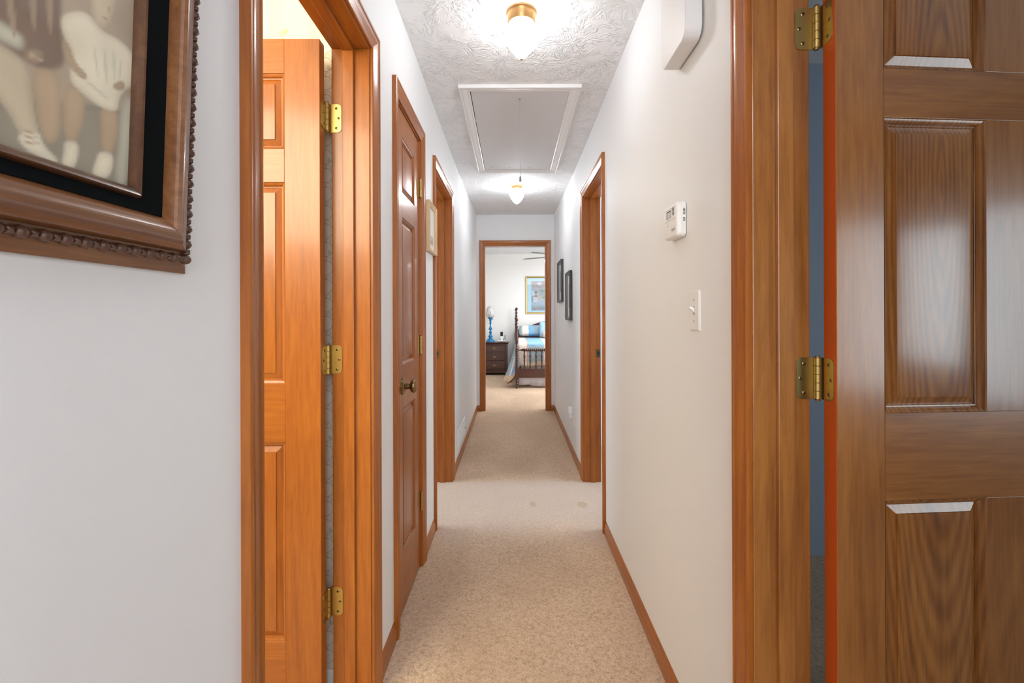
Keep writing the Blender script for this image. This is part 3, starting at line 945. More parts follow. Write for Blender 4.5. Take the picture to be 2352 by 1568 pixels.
# ------------------------------------------------------------------ two charcoal frames on the right wall
def dark_frame(y0, y1, z0, z1, label, tone):
    r = root('picture_frame', (RX, (y0+y1)/2, (z0+z1)/2), label, 'picture', group='charcoal framed pictures on the right wall')
    P1 = [(0, 0.001), (0, .026), (.012, .026), (.014, .024), (.014, .004), (.014, .001)]
    P2 = [(.0142, .003), (.0142, .019), (.030, .0075), (.031, .0075), (.031, .003)]
    for s in ('a0', 'a1', 'b0', 'b1'):
        o = frame_rail(mapR, y0, y1, z0, z1, P1, s).build('frame_rail', DFRAME, r, smooth=20)
        frame_rail(mapR, y0, y1, z0, z1, P2, s).build('bevel_liner', DFRAME2, o, smooth=20)
    b = MB(); b.box(RX-0.004, RX-0.001, y0+.013, y1-.013, z0+.013, z1-.013); b.build('mat_board', MATB, r)
    m = mat('grey_print', tone, 0.6)
    t = NT(m)
    t.link(t.mix(t.noise(t.obj(), 28.0, 4.0), tuple(x*0.45 for x in tone), tuple(min(1, x*1.5) for x in tone)), t.b.inputs['Base Color'])
    ay, az = (y1-y0)*0.30, (z1-z0)*0.26
    b = MB(); b.box(RX-0.0046, RX-0.0035, y0+ay, y1-ay, z0+az, z1-az*0.9); b.build('print', m, r)
    b = MB(); b.box(RX-0.0068, RX-0.0058, y0+.0305, y1-.0305, z0+.0305, z1-.0305); b.build('glass_pane', GLASS, r)
dark_frame(4.612, 5.02, 1.363, 1.799, 'charcoal picture frame further along, hung higher by the bedroom doorway', (0.30, 0.30, 0.30))
dark_frame(3.928, 4.256, 1.1826, 1.6176, 'charcoal picture frame nearer and lower of the dark pair', (0.38, 0.38, 0.38))

# pale wood frame between closet and far left doorway
pf = root('picture_frame', (LX, 2.46, 1.70), 'small pale wood picture frame between closet door and left doorway', 'picture')
PP = [(0, 0.004), (0, .0245), (.003, .026), (.010, .024), (.014, .020), (.020, .019), (.022, .016), (.022, .004)]
Y0, Y1, Z0, Z1 = 2.352, 2.574, 1.568, 1.832
for s in ('a0', 'a1', 'b0', 'b1'):
    frame_rail(mapL, Y0, Y1, Z0, Z1, PP, s).build('frame_rail', PALEW, pf, smooth=25)
b = MB(); b.box(LX+0.004, LX+0.010, Y0+.02, Y1-.02, Z0+.02, Z1-.02); b.build('mat_board', MATB, pf)
b = MB(); b.box(LX+0.0100, LX+0.0108, Y0+.05, Y1-.05, Z0+.05, Z0+.095); b.build('print', mat('faded_print', (0.55, 0.50, 0.46), 0.7), pf)
b = MB(); b.box(LX+0.0125, LX+0.0140, Y0+.021, Y1-.021, Z0+.021, Z1-.021); b.build('glass_pane', GLASS, pf)

# floor register on the left wall
vt = root('wall_vent', (LX, 3.94, 0.21), 'white metal air vent low on the left wall above baseboard', 'vent')
vy0, vy1, vz0, vz1 = 3.672, 4.21, 0.131, 0.2925
VP_ = [(0, 0), (0, .002), (.003, .006), (.016, .0075), (.018, .0065), (.018, 0)]
for s in ('a0', 'a1', 'b0', 'b1'):
    frame_rail(mapL, vy0, vy1, vz0, vz1, VP_, s).build('vent_frame', TRIMW, vt, smooth=20)
b = MB(); b.box(LX+0.0004, LX+0.0012, vy0+.015, vy1-.015, vz0+.015, vz1-.015); b.build('vent_back', GREYP, vt)
for k in range(9):
    z = vz0+.024+k*0.0143
    b = MB()
    b.loft([[(LX+0.0015, y, z-0.004), (LX+0.0062, y, z-0.001), (LX+0.0062, y, z+0.0002), (LX+0.0015, y, z-0.0028+0.008)] for y in (vy0+.017, vy1-.017)])
    b.build('louver', TRIMW, vt)
for y in (3.81, 3.94, 4.07):
    b = MB(); b.box(LX+0.003, LX+0.0068, y-0.003, y+0.003, vz0+.017, vz1-.017); b.build('vent_bar', TRIMW, vt)
b = MB(); b.tube([(LX+0.006, 4.17, 0.20), (LX+0.014, 4.17, 0.203)], [0.003, 0.004], 8); b.build('vent_lever', GREYP, vt)

# ------------------------------------------------------------------ large portrait in the left foreground
LEAN = 0.038
def mapP(a, b_, c):
    return (LX+c+LEAN*(b_-1.293), a, b_)
po = root('portrait', (LX, 0.31, 1.293), 'large sepia portrait in ornate carved brown frame, left foreground', 'picture')
PY0, PY1, PZ0, PZ1 = 0.02, 0.6215, 1.293, 2.00
# profile as (inset along wall, inset in height, out)
def rail2(prof, side, y0, y1, z0, z1, mi=0):
    if side == 'a1':
        rs = [[mapP(y1-p[0], z0+p[1], p[2]) for p in prof], [mapP(y1-p[0], z1-p[1], p[2]) for p in prof]]
    elif side == 'a0':
        rs = [[mapP(y0+p[0], z0+p[1], p[2]) for p in prof], [mapP(y0+p[0], z1-p[1], p[2]) for p in prof]]
    elif side == 'b0':
        rs = [[mapP(y0+p[0], z0+p[1], p[2]) for p in prof], [mapP(y1-p[0], z0+p[1], p[2]) for p in prof]]
    else:
        rs = [[mapP(y0+p[0], z1-p[1], p[2]) for p in prof], [mapP(y1-p[0], z1-p[1], p[2]) for p in prof]]
    return MB().loft(rs)
PF = [(0, 0, 0.001), (0, 0, .004), (.003, .004, .0055), (.004, .010, .006), (.012, .012, .0075), (.021, .027, .0085), (.0225, .028, .0200), (.028, .030, .0230), (.036, .035, .0255), (.044, .037, .0330),
      (.051, .039, .0368), (.056, .0435, .0375), (.0595, .049, .0352), (.0605, .053, .0315), (.0630, .056, .0300), (.0632, .060, .0255), (.0640, .064, .0180), (.0640, .064, .001)]
for s in ('a1', 'a0', 'b0', 'b1'):
    rail2(PF, s, PY0, PY1, PZ0, PZ1).build('frame_rail', FRW, po, smooth=35)
# carved rope band, a leaf and bead carving along bottom and side
def carve(side):
    b = MB()
    n = 28 if side == 'b0' else 34
    for k in range(n):
        if side == 'b0':
            a, z, c = PY1-0.010-k*0.0205, PZ0+0.0185, 0.0105
            ux, uz = 1, 0
        else:
            a, z, c = PY1-0.0095, PZ0+0.018+k*0.0205, 0.0105
            ux, uz = 0, 1
        for j, (o, L, W, H, tw) in enumerate(((0.0, 0.0062, 0.0068, 0.0075, 0.25), (0.0100, 0.0052, 0.0030, 0.0062, 0.75), (0.0104, 0.0052, 0.0028, 0.0060, -0.75))):
            rings = []
            for i in range(5):
                ph = -PI/2+PI*i/4
                rr = math.cos(ph)
                ring = []
                for q in range(8):
                    th_ = 2*PI*q/8
                    lx = L*math.sin(ph)*1.05
                    ly = W*max(rr, 0.05)*math.cos(th_)
                    lz = H*max(rr, 0.05)*math.sin(th_)
                    X_ = lx*math.cos(tw)-ly*math.sin(tw)
                    Y_ = lx*math.sin(tw)+ly*math.cos(tw)
                    if ux:
                        ring.append(mapP(a-o+X_, z+Y_, c+lz))
                    else:
                        ring.append(mapP(a+Y_, z+o+X_, c+lz))
                rings.append(ring)
            b.loft(rings)
    o = b.build('carved_band', CARVED, po, smooth=60)
    o['kind'] = 'stuff'
carve('b0')
carve('a1')
LN = [(.0638, .0638, .012), (.0638, .0638, .0195), (.104, .077, .0195), (.104, .077, .012)]
BD = [(.1025, .0765, .012), (.1025, .0765, .0215), (.1035, .0775, .0262), (.1050, .0790, .0278), (.1068, .0815, .0268), (.1080, .0860, .0225), (.1085, .0880, .0185), (.1085, .0880, .012)]
for s in ('a1', 'a0', 'b0', 'b1'):
    rail2(LN, s, PY0, PY1, PZ0, PZ1).build('velvet_liner', VELVET, po, smooth=20)
    rail2(BD, s, PY0, PY1, PZ0, PZ1).build('bead_moulding', FRD, po, smooth=35)

import numpy as np
SEP = [(0.42, 0.35, 0.275), (0.300, 0.275, 0.225), (0.215, 0.150, 0.118), (0.50, 0.385, 0.265), (0.60, 0.525, 0.40), (0.80, 0.755, 0.63), (0.56, 0.56, 0.47), (0.36, 0.275, 0.205)]
def smoothpoly(p, it=3):
    for _ in range(it):
        q = []
        for i in range(len(p)):
            a, c = p[i], p[(i+1) % len(p)]
            q += [(a[0]*.75+c[0]*.25, a[1]*.75+c[1]*.25), (a[0]*.25+c[0]*.75, a[1]*.25+c[1]*.75)]
        p = q
    return p
FIG = [
 (1, [(0.20, 1.36), (0.385, 1.4173), (0.4057, 1.4251), (0.4412, 1.4437), (0.5207, 1.4712), (0.530, 1.3700), (0.385, 1.3600), (0.20, 1.36)]),
 (2, [(0.30, 1.60), (0.43, 1.60), (0.4328, 1.535), (0.4319, 1.5138), (0.4369, 1.4877), (0.4361, 1.4747), (0.4207, 1.4623), (0.4057, 1.4619), (0.3916, 1.4654), (0.30, 1.4762)]),
 (6, [(0.34, 1.4836), (0.3985, 1.4847), (0.4021, 1.4753), (0.3968, 1.4665), (0.34, 1.4707)]),
 (4, [(0.36, 1.467), (0.3985, 1.4637), (0.4064, 1.4526), (0.4131, 1.4147), (0.4176, 1.4026), (0.4021, 1.3926), (0.3883, 1.417), (0.36, 1.4283)]),
 (3, [(0.4075, 1.4571), (0.4227, 1.4674), (0.4336, 1.463), (0.4369, 1.4208), (0.4348, 1.4033), (0.4227, 1.3946), (0.4131, 1.4186)]),
 (7, [(0.4014, 1.4691), (0.4093, 1.4777), (0.4188, 1.4792), (0.4168, 1.4682), (0.4093, 1.462), (0.4021, 1.4645)]),
 (5, [(0.3978, 1.3959), (0.4161, 1.4072), (0.4207, 1.3938), (0.4361, 1.385), (0.4307, 1.3778), (0.4112, 1.3824), (0.4021, 1.3868)]),
 (6, [(0.5006, 1.4741), (0.5165, 1.4866), (0.5201, 1.4759), (0.5165, 1.4347), (0.513, 1.3794), (0.4951, 1.38), (0.5006, 1.4238)]),
 (3, [(0.4395, 1.4640), (0.459, 1.4620), (0.4604, 1.4462), (0.4544, 1.4099), (0.4395, 1.4051), (0.4369, 1.4333)]),
 (3, [(0.4759, 1.4562), (0.4984, 1.4622), (0.4995, 1.4377), (0.494, 1.4109), (0.4794, 1.409), (0.4774, 1.4334)]),
 (5, [(0.4395, 1.4059), (0.4554, 1.4103), (0.4535, 1.3879), (0.4477, 1.3791), (0.4369, 1.3811), (0.4403, 1.3949)]),
 (5, [(0.4774, 1.4096), (0.4951, 1.4123), (0.493, 1.3903), (0.4835, 1.3804), (0.4685, 1.3813), (0.4734, 1.3977)]),
 (4, [(0.4560, 1.62), (0.4940, 1.62), (0.4914, 1.5778), (0.4877, 1.5566), (0.4794, 1.5388), (0.4695, 1.5307), (0.4628, 1.5358)]),
 (5, [(0.4319, 1.5158), (0.4369, 1.5274), (0.4581, 1.5437), (0.4744, 1.5329), (0.4984, 1.5384), (0.5165, 1.5311), (0.5207, 1.5135), (0.5165, 1.4965), (0.5039, 1.4853), (0.4984, 1.473),
      (0.4973, 1.4578), (0.4759, 1.4541), (0.4567, 1.4589), (0.442, 1.4644), (0.4446, 1.4921), (0.4369, 1.5023)]),
 (3, [(0.4328, 1.4986), (0.4412, 1.5007), (0.4477, 1.4853), (0.4614, 1.4806), (0.46, 1.4746), (0.4535, 1.473), (0.439, 1.4805)]),
 (3, [(0.4898, 1.4853), (0.5022, 1.4965), (0.5062, 1.4898), (0.4995, 1.4826), (0.4914, 1.4814)]),
]
prc = 0.0140
GA, GZN = 180, 230
ga = np.linspace(0.10, 0.52, GA)
gz = np.linspace(1.375, 1.92, GZN)
AA, ZZ = np.meshgrid(ga, gz, indexing='ij')
img = np.ones((GA, GZN, 3))*np.array(SEP[0])
def paint_poly(p, col, soft=0.0016, edge=0.80, ew=0.007):
    """soft edged tone of the printed photograph, a little deeper along its outline"""
    p = np.array(smoothpoly(p, 2))
    q = np.roll(p, -1, axis=0)
    d = np.full(AA.shape, 9.0)
    ins = np.zeros(AA.shape, bool)
    for (x0, y0), (x1, y1) in zip(p, q):
        ex, ey = x1-x0, y1-y0
        t = np.clip(((AA-x0)*ex+(ZZ-y0)*ey)/(ex*ex+ey*ey+1e-12), 0, 1)
        d = np.minimum(d, np.hypot(AA-x0-t*ex, ZZ-y0-t*ey))
        c = ((y0 > ZZ) != (y1 > ZZ)) & (AA < (x1-x0)*(ZZ-y0)/((y1-y0) if abs(y1-y0) > 1e-12 else 1e-12)+x0)
        ins ^= c
    sd = np.where(ins, d, -d)
    al = np.clip(sd/(2*soft)+0.5, 0, 1)
    al = al*al*(3-2*al)
    sh = edge+(1-edge)*np.clip(sd/ew, 0, 1)
    img[:] = img*(1-al[..., None])+(np.array(col)*sh[..., None])*al[..., None]
SEP = [(r_*1.22, g_*1.20, b_*1.10) for r_, g_, b_ in SEP]
img *= np.array((1.22, 1.20, 1.10))
for mi, p in FIG:
    paint_poly(p, SEP[mi], 0.004 if mi in (1, 2, 6) else 0.0016)
def stroke(p0, p1, wd, mi, k=1.0):
    d = Vector(p1)-Vector(p0)
    n_ = Vector((-d.y, d.x)).normalized()*wd
    m_ = (Vector(p0)+Vector(p1))/2
    paint_poly([tuple(p0), (m_.x+n_.x, m_.y+n_.y), tuple(p1), (m_.x-n_.x, m_.y-n_.y)], tuple(x*k for x in SEP[mi]), 0.0012, 1.0)
for k in range(4):
    stroke((0.406+k*0.0032, 1.474-k*0.0006), (0.4085+k*0.003, 1.4655+k*0.001), 0.0016, 3)
for p0, p1, wd in (((0.478, 1.525), (0.484, 1.475), 0.0026), ((0.490, 1.528), (0.492, 1.485), 0.0022), ((0.500, 1.52), (0.497, 1.49), 0.0022), ((0.466, 1.52), (0.474, 1.478), 0.0022), ((0.455, 1.475), (0.49, 1.466), 0.0022)):
    stroke(p0, p1, wd, 6, 1.12)
for k in range(3):
    stroke((0.400+k*0.0005, 1.399-k*0.0045), (0.4165+k*0.0012, 1.4035-k*0.0045), 0.0014, 3, 0.8)
for p0, p1, wd in (((0.385, 1.53), (0.395, 1.47), 0.004), ((0.405, 1.55), (0.410, 1.485), 0.004), ((0.42, 1.56), (0.424, 1.49), 0.0042)):
    stroke(p0, p1, wd, 7)
stroke((0.474, 1.5475), (0.483, 1.5500), 0.0013, 7, 0.9)
stroke((0.4815, 1.557), (0.4835, 1.566), 0.0012, 3, 0.8)
img *= (0.94+0.06*np.sin(AA*90+np.sin(ZZ*61))*np.sin(ZZ*75+np.sin(AA*80)))[..., None]
me = bpy.data.meshes.new('photo_print')
me.from_pydata([mapP(a, z, prc) for a in ga for z in gz], [], [(i*GZN+j, (i+1)*GZN+j, (i+1)*GZN+j+1, i*GZN+j+1) for i in range(GA-1) for j in range(GZN-1)])
ca = me.color_attributes.new('tone', 'FLOAT_COLOR', 'POINT')
ca.data.foreach_set('color', np.concatenate([img, np.ones((GA, GZN, 1))], axis=2).astype(np.float32).ravel())
PM = mat('sepia_photograph', (0.5, 0.45, 0.35), 0.6)
t = NT(PM)
vc = t.n('ShaderNodeVertexColor', layer_name='tone').outputs[0]
g_ = t.noise(t.obj(), 900.0, 2.0)
t.link(t.mix(t.math('MULTIPLY', g_, 0.16), vc, (0.25, 0.21, 0.17)), t.b.inputs['Base Color'])
me.materials.append(PM)
o = bpy.data.objects.new('photo_print', me)
COL.objects.link(o)
o.parent = po
mi_ = world_of(po).inverted()
me.transform(mi_)
b = MB()
b.loft([[mapP(a, z, c) for a, z in ((0.10, 1.376), (0.5165, 1.376), (0.5165, 1.92), (0.10, 1.92))] for c in (0.0175, 0.0185)])
b.build('glass_pane', GLASS, po)

# ------------------------------------------------------------------ far bedroom
FB = 0.037
# nightstand
ns = root('nightstand', (-0.367, 9.14, FB), 'dark cherry three drawer nightstand under the blue lamp', 'nightstand')
nx0, nx1, ny0, ny1 = -0.626, -0.108, 8.985, 9.315
b = MB(); b.box(nx0, nx1, ny0+0.012, ny1, FB+0.10, 0.655); b.build('carcass', BW, ns, bevel=0.003)
b = MB()
b.loft([[(x, y, z) for x, y in ((nx0-i, ny0-i), (nx1+i, ny0-i), (nx1+i, ny1+min(i, 0)), (nx0-i, ny1+min(i, 0)))] for i, z in ((0.004, 0.652), (0.008, 0.660), (0.016, 0.668), (0.024, 0.674), (0.026, 0.680), (0.024, 0.688), (0.020, 0.690))])
b.build('top', BWX, ns)
for z0, z1 in ((0.494, 0.634), (0.324, 0.464), (0.160, 0.298)):
    b = MB()
    b.loft([[(x, y, z) for x, z in ((nx0+0.025+i, z0+i), (nx1-0.045-i, z0+i), (nx1-0.045-i, z1-i), (nx0+0.025+i, z1-i))] for i, y in ((0, ny0+0.013), (0, ny0+0.003), (0.010, ny0-0.005))])
    d = b.build('drawer', BWX, ns)
    zc = (z0+z1)/2+0.004
    xc = -0.367
    b = MB()
    out = [(-0.050, 0.010), (-0.034, 0.006), (-0.026, 0.016), (-0.010, 0.012), (0, 0.022), (0.010, 0.012), (0.026, 0.016), (0.034, 0.006), (0.050, 0.010), (0.034, -0.008), (0.020, -0.010), (0, -0.024), (-0.020, -0.010), (-0.034, -0.008)]
    b.loft([[(xc+u, ny0-0.0052, zc+v) for u, v in out], [(xc+u*0.97, ny0-0.0075, zc+v*0.95) for u, v in out]])
    b.tube([(xc-0.024, ny0-0.008, zc+0.003), (xc-0.022, ny0-0.018, zc-0.008), (xc-0.010, ny0-0.020, zc-0.016), (xc+0.010, ny0-0.020, zc-0.016), (xc+0.022, ny0-0.018, zc-0.008), (xc+0.024, ny0-0.008, zc+0.003)], 0.0035, 6)
    b.build('drawer_pull', BRASSB, d, smooth=40)
b = MB()
b.box(nx0-0.004, nx1+0.004, ny0, ny1, 0.112, 0.142)
b.loft([[(x, y, z) for x, y in ((nx0-i, ny0-i), (nx1+i, ny0-i), (nx1+i, ny1), (nx0-i, ny1))] for i, z in ((0.004, 0.142), (0.010, 0.138), (0.010, 0.128), (0.004, 0.12))])
b.build('plinth', BWX, ns)
apron = [(nx0, 0.115), (nx1, 0.115), (nx1, FB), (nx1-0.05, FB), (nx1-0.065, 0.075), (nx1-0.13, 0.088), (-0.367, 0.078), (nx0+0.13, 0.088), (nx0+0.065, 0.075), (nx0+0.05, FB), (nx0, FB)]
b = MB(); b.loft([[(x, ny0+0.002, z) for x, z in apron], [(x, ny0+0.020, z) for x, z in apron]]); b.build('bracket_base', BWX, ns)
for x in (nx0, nx1-0.018):
    b = MB(); b.box(x, x+0.018, ny0+0.02, ny1, FB, 0.115); b.build('side_foot', BW, ns)

# blue lamp
BLUE = mat('bright_blue_paint', (0.010, 0.235, 0.52), 0.42)
t = NT(BLUE)
t.link(t.mix(t.n('ShaderNodeMapRange', {'Value': t.noise(t.obj(), 55.0, 4.0), 'From Min': 0.45, 'From Max': 0.62}).outputs[0], (0.004, 0.11, 0.26), (0.012, 0.31, 0.66)), t.b.inputs['Base Color'])
lp = root('table_lamp', (-0.451, 9.13, 0.690), 'bright blue turned candlestick lamp with silver white globe shade', 'lamp')
lc = (-0.451, 9.13, 0)
b = MB()
b.lathe([(0.086, 0.690), (0.088, 0.697), (0.084, 0.712), (0.078, 0.722), (0.062, 0.738), (0.048, 0.752)], lc, 8)
b.build('foot', BLUE, lp, smooth=20)
b = MB()
b.lathe([(0.048, 0.750), (0.034, 0.763), (0.030, 0.778), (0.044, 0.790), (0.047, 0.802), (0.040, 0.815), (0.026, 0.825), (0.022, 0.838), (0.026, 0.846), (0.018, 0.856), (0.026, 0.868), (0.033, 0.880), (0.026, 0.892), (0.016, 0.903),
         (0.018, 0.915), (0.014, 0.921), (0.034, 0.934), (0.038, 0.948), (0.030, 0.965), (0.020, 0.985), (0.015, 1.01), (0.0135, 1.04), (0.018, 1.055), (0.027, 1.066), (0.024, 1.074), (0.015, 1.084), (0.018, 1.098), (0.025, 1.112), (0.020, 1.126),
         (0.024, 1.138), (0.036, 1.150), (0.052, 1.160), (0.054, 1.172), (0.048, 1.178)], lc, 20)
st = b.build('stem', BLUE, lp, smooth=50)
b = MB(); b.tube([(-0.425, 9.13, 1.140), (-0.395, 9.13, 1.138), (-0.388, 9.13, 1.142)], [0.004, 0.003, 0.007], 8); b.build('lamp_switch', BLUE, st)
SHD = mat('silver_etched_glass', (0.75, 0.75, 0.74), 0.3)
t = NT(SHD)
nn = t.noise(t.obj(), 24.0, 3.0, 0.6, 2.2)
k = t.math('LESS_THAN', t.math('ABSOLUTE', t.math('SUBTRACT', nn, 0.5)), 0.035)
t.link(t.mix(k, (0.80, 0.80, 0.79), (0.16, 0.16, 0.16)), t.b.inputs['Base Color'])
b = MB()
b.lathe([(0.045, 1.178), (0.072, 1.195), (0.086, 1.225), (0.091, 1.260), (0.088, 1.300), (0.077, 1.345), (0.060, 1.380), (0.038, 1.402), (0.030, 1.408)], lc, 28)
b.build('lamp_shade', SHD, lp, smooth=60)

# cordless phone
ph = root('cordless_phone', (-0.222, 9.10, 0.690), 'black and white cordless phone on charging base, right side of nightstand', 'phone')
b = MB()
b.box(-0.300, -0.155, 9.05, 9.16, 0.6915, 0.700, 1)
b.loft([[(x, y, z) for x, y in ((-0.305+i, 9.045+i), (-0.150-i, 9.045+i), (-0.150-i, 9.165-i), (-0.305+i, 9.165-i))] for i, z in ((0, 0.700), (0, 0.712), (0.012, 0.722))])
b.build('phone_base', [WHITEP, BLACK], ph, bevel=0.002)
b = MB()
b.loft([[(-0.222+u*wd, 9.10+v-dz*0.12, 0.715+dz) for u, v in ((-1, -0.012), (1, -0.012), (1, 0.014), (-1, 0.014))] for dz, wd in ((0, 0.028), (0.09, 0.026))])
hs = b.build('handset', WHITEP, ph, bevel=0.004)
b = MB()
b.loft([[(-0.226+u*wd, 9.089+v-dz*0.12, 0.805+dz) for u, v in ((-1, -0.012), (1, -0.012), (1, 0.014), (-1, 0.014))] for dz, wd in ((0, 0.026), (0.085, 0.026))])
b.build('handset_screen', BLACK, hs, bevel=0.004)
for s in (-1, 1):
    b = MB(); b.box(-0.222+s*0.034-0.006, -0.222+s*0.034+0.006, 9.07, 9.12, 0.72, 0.75); b.build('cradle', BLACK, ph, bevel=0.003)
b = MB(); b.tube([(-0.160, 9.12, 0.72), (-0.160, 9.12, 0.82)], 0.006, 8); b.build('antenna', BLACK, ph)

# bed
bed = root('bed', (0.77, 8.3, FB), 'dark spool turned four poster bed beyond the far doorway', 'bed')
BX0, BX1, FY, HY = 0.060, 1.470, 7.37, 9.21
post = [(0.0135, FB), (0.0165, FB+.008), (0.020, FB+.022), (0.0165, FB+.036), (0.0135, FB+.046), (0.021, FB+.058), (0.026, FB+.072), (0.024, FB+.086), (0.0155, FB+.098), (0.0165, FB+.104), (0.025, FB+.114), (0.025, FB+.122), (0.018, FB+.132), (0.018, FB+.150)]
up = [(0.020, 0.395), (0.020, 0.405)]
z = 0.405
for k in range(7):
    zz = 0.408+k*0.0375
    up += [(0.0185, zz), (0.025, zz+0.007), (0.0275, zz+0.0155), (0.025, zz+0.024), (0.0175, zz+0.031)]
up += [(0.019, 0.672), (0.026, 0.680), (0.026, 0.692), (0.015, 0.702), (0.0135, 0.712), (0.0235, 0.722), (0.0245, 0.730), (0.013, 0.742), (0.0145, 0.752), (0.023, 0.772), (0.0255, 0.800), (0.0235, 0.860), (0.020, 0.930), (0.0185, 1.000), (0.0205, 1.024),
       (0.025, 1.036), (0.027, 1.046), (0.019, 1.056), (0.0125, 1.066), (0.0125, 1.074), (0.023, 1.086), (0.023, 1.096), (0.0125, 1.106), (0.013, 1.118), (0.022, 1.134), (0.0275, 1.152), (0.024, 1.170), (0.0115, 1.186), (0.0095, 1.196), (0.0185, 1.208), (0.020, 1.216),
       (0.0085, 1.230), (0.0075, 1.246), (0.0185, 1.260), (0.0185, 1.267), (0.0085, 1.280), (0.0065, 1.294), (0.0075, 1.302), (0.018, 1.312), (0.0232, 1.328), (0.0185, 1.344), (0.006, 1.352), (0.0, 1.353)]
b = MB()
b.lathe(post, (BX0, FY, 0), 18)
b.box(BX0-0.029, BX0+0.029, FY-0.029, FY+0.029, FB+.148, 0.397)
b.lathe(up, (BX0, FY, 0), 18)
p0 = b.build('post', BW, bed, smooth=40)
for x, y in ((BX1, FY), (BX0, HY), (BX1, HY)):
    c = p0.copy()
    COL.objects.link(c)
    c.parent = bed
    c.location = (x-BX0, y-FY, 0)
# spool footrail along X
b = MB()
prof = [(0.016, BX0+0.02), (0.0165, BX0+0.03), (0.012, BX0+0.04), (0.014, BX0+0.07), (0.022, BX0+0.105), (0.024, BX0+0.118)]
x = BX0+0.122
while x < BX1-0.15:
    prof += [(0.017, x), (0.0245, x+0.008), (0.0275, x+0.0155), (0.0245, x+0.023), (0.017, x+0.031)]
    x += 0.0315
prof += [(0.024, BX1-0.118), (0.022, BX1-0.105), (0.014, BX1-0.07), (0.012, BX1-0.04), (0.016, BX1-0.02)]
b.lathe(prof, (0, FY, 0.661), 16, 'X')
b.build('spool_rail', BWX, bed, smooth=45)
b = MB(); b.box(BX0+0.02, BX1-0.02, FY-0.014, FY+0.014, 0.213, 0.359); b.build('footboard', BWX, bed, bevel=0.003)
spin = [(0.010, 0.356), (0.013, 0.372), (0.0165, 0.395), (0.013, 0.415), (0.009, 0.428), (0.012, 0.440), (0.0105, 0.455), (0.014, 0.480), (0.016, 0.500), (0.011, 0.508), (0.0145, 0.516), (0.011, 0.525), (0.016, 0.545), (0.0185, 0.565), (0.015, 0.590), (0.009, 0.606), (0.013, 0.620), (0.011, 0.640), (0.010, 0.652)]
b = MB(); b.lathe(spin, (0.185, FY, 0), 14)
s0 = b.build('spindle', BW, bed, smooth=45)
k = 1
while 0.185+k*0.0945 < BX1-0.08:
    c = s0.copy()
    COL.objects.link(c)
    c.parent = bed
    c.location = (k*0.0945, 0, 0)
    k += 1
b = MB()
out = [(BX0+0.02, 0.36), (BX1-0.02, 0.36), (BX1-0.02, 0.93), (1.25, 0.98), (1.02, 1.07), (0.765, 1.12), (0.51, 1.07), (0.28, 0.98), (BX0+0.02, 0.93)]
b.loft([[(x, HY-0.013, z) for x, z in out], [(x, HY+0.013, z) for x, z in out]])
b.build('headboard', BWX, bed, bevel=0.004)
for x in (BX0, BX1):
    b = MB(); b.box(x-0.013, x+0.013, FY+0.02, HY-0.02, 0.215, 0.355); b.build('side_rail', BW, bed)
b = MB(); b.box(BX0+0.06, BX1-0.05, FY+0.13, HY-0.03, 0.30, 0.735); b.build('mattress', MATB, bed, bevel=0.04, seg=4)

# bedspread: banded patchwork sheet draped over mattress, foot and sides
def cloth(name, a, c, sc_=40.0, rough=0.75):
    m = mat(name, a, rough)
    t = NT(m)
    n_ = t.noise(t.obj(), sc_, 4.0, 0.6, 1.6)
    t.link(t.ramp(n_, [(0.36, c), (0.5, a), (0.66, tuple(min(1, v*1.25) for v in a))]), t.b.inputs['Base Color'])
    t.bump(t.noise(t.obj(), 90.0, 3.0), 0.25, 0.003)
    return m
CB = cloth('blue_floral_cloth', (0.22, 0.42, 0.60), (0.10, 0.25, 0.40))
CW = cloth('cream_cloth', (0.74, 0.66, 0.60), (0.62, 0.50, 0.42))
CT = cloth('tan_stripe_cloth', (0.50, 0.34, 0.26), (0.42, 0.28, 0.20))
CG = cloth('blue_grey_floral_cloth', (0.33, 0.42, 0.46), (0.16, 0.26, 0.33))
CBE = cloth('beige_hem_cloth', (0.60, 0.48, 0.35), (0.50, 0.38, 0.27))
CS = mat('sky_blue_satin', (0.20, 0.46, 0.76), 0.45)
CL = mat('pale_lilac_cloth', (0.50, 0.48, 0.53), 0.8)
MQ = [CB, CW, CT, CG, CBE, CS]
XT0, XT1, ZT = 0.045, 1.485, 0.775
YF, YH = 7.455, 9.15
bands = [(-9, 0.095, 3), (0.095, 0.110, 2), (0.110, 0.222, 1), (0.222, 0.240, 2), (0.240, 0.500, 0), (0.500, 0.515, 2), (0.515, 0.63, 1), (0.63, 0.645, 2), (0.645, 0.92, 0), (0.92, 0.935, 2), (0.935, 1.05, 1), (1.05, 1.065, 2), (1.065, 1.32, 0), (1.32, 9, 1)]
def bandof(x):
    for a, c, m in bands:
        if a <= x < c:
            return m
    return 0
b = MB()
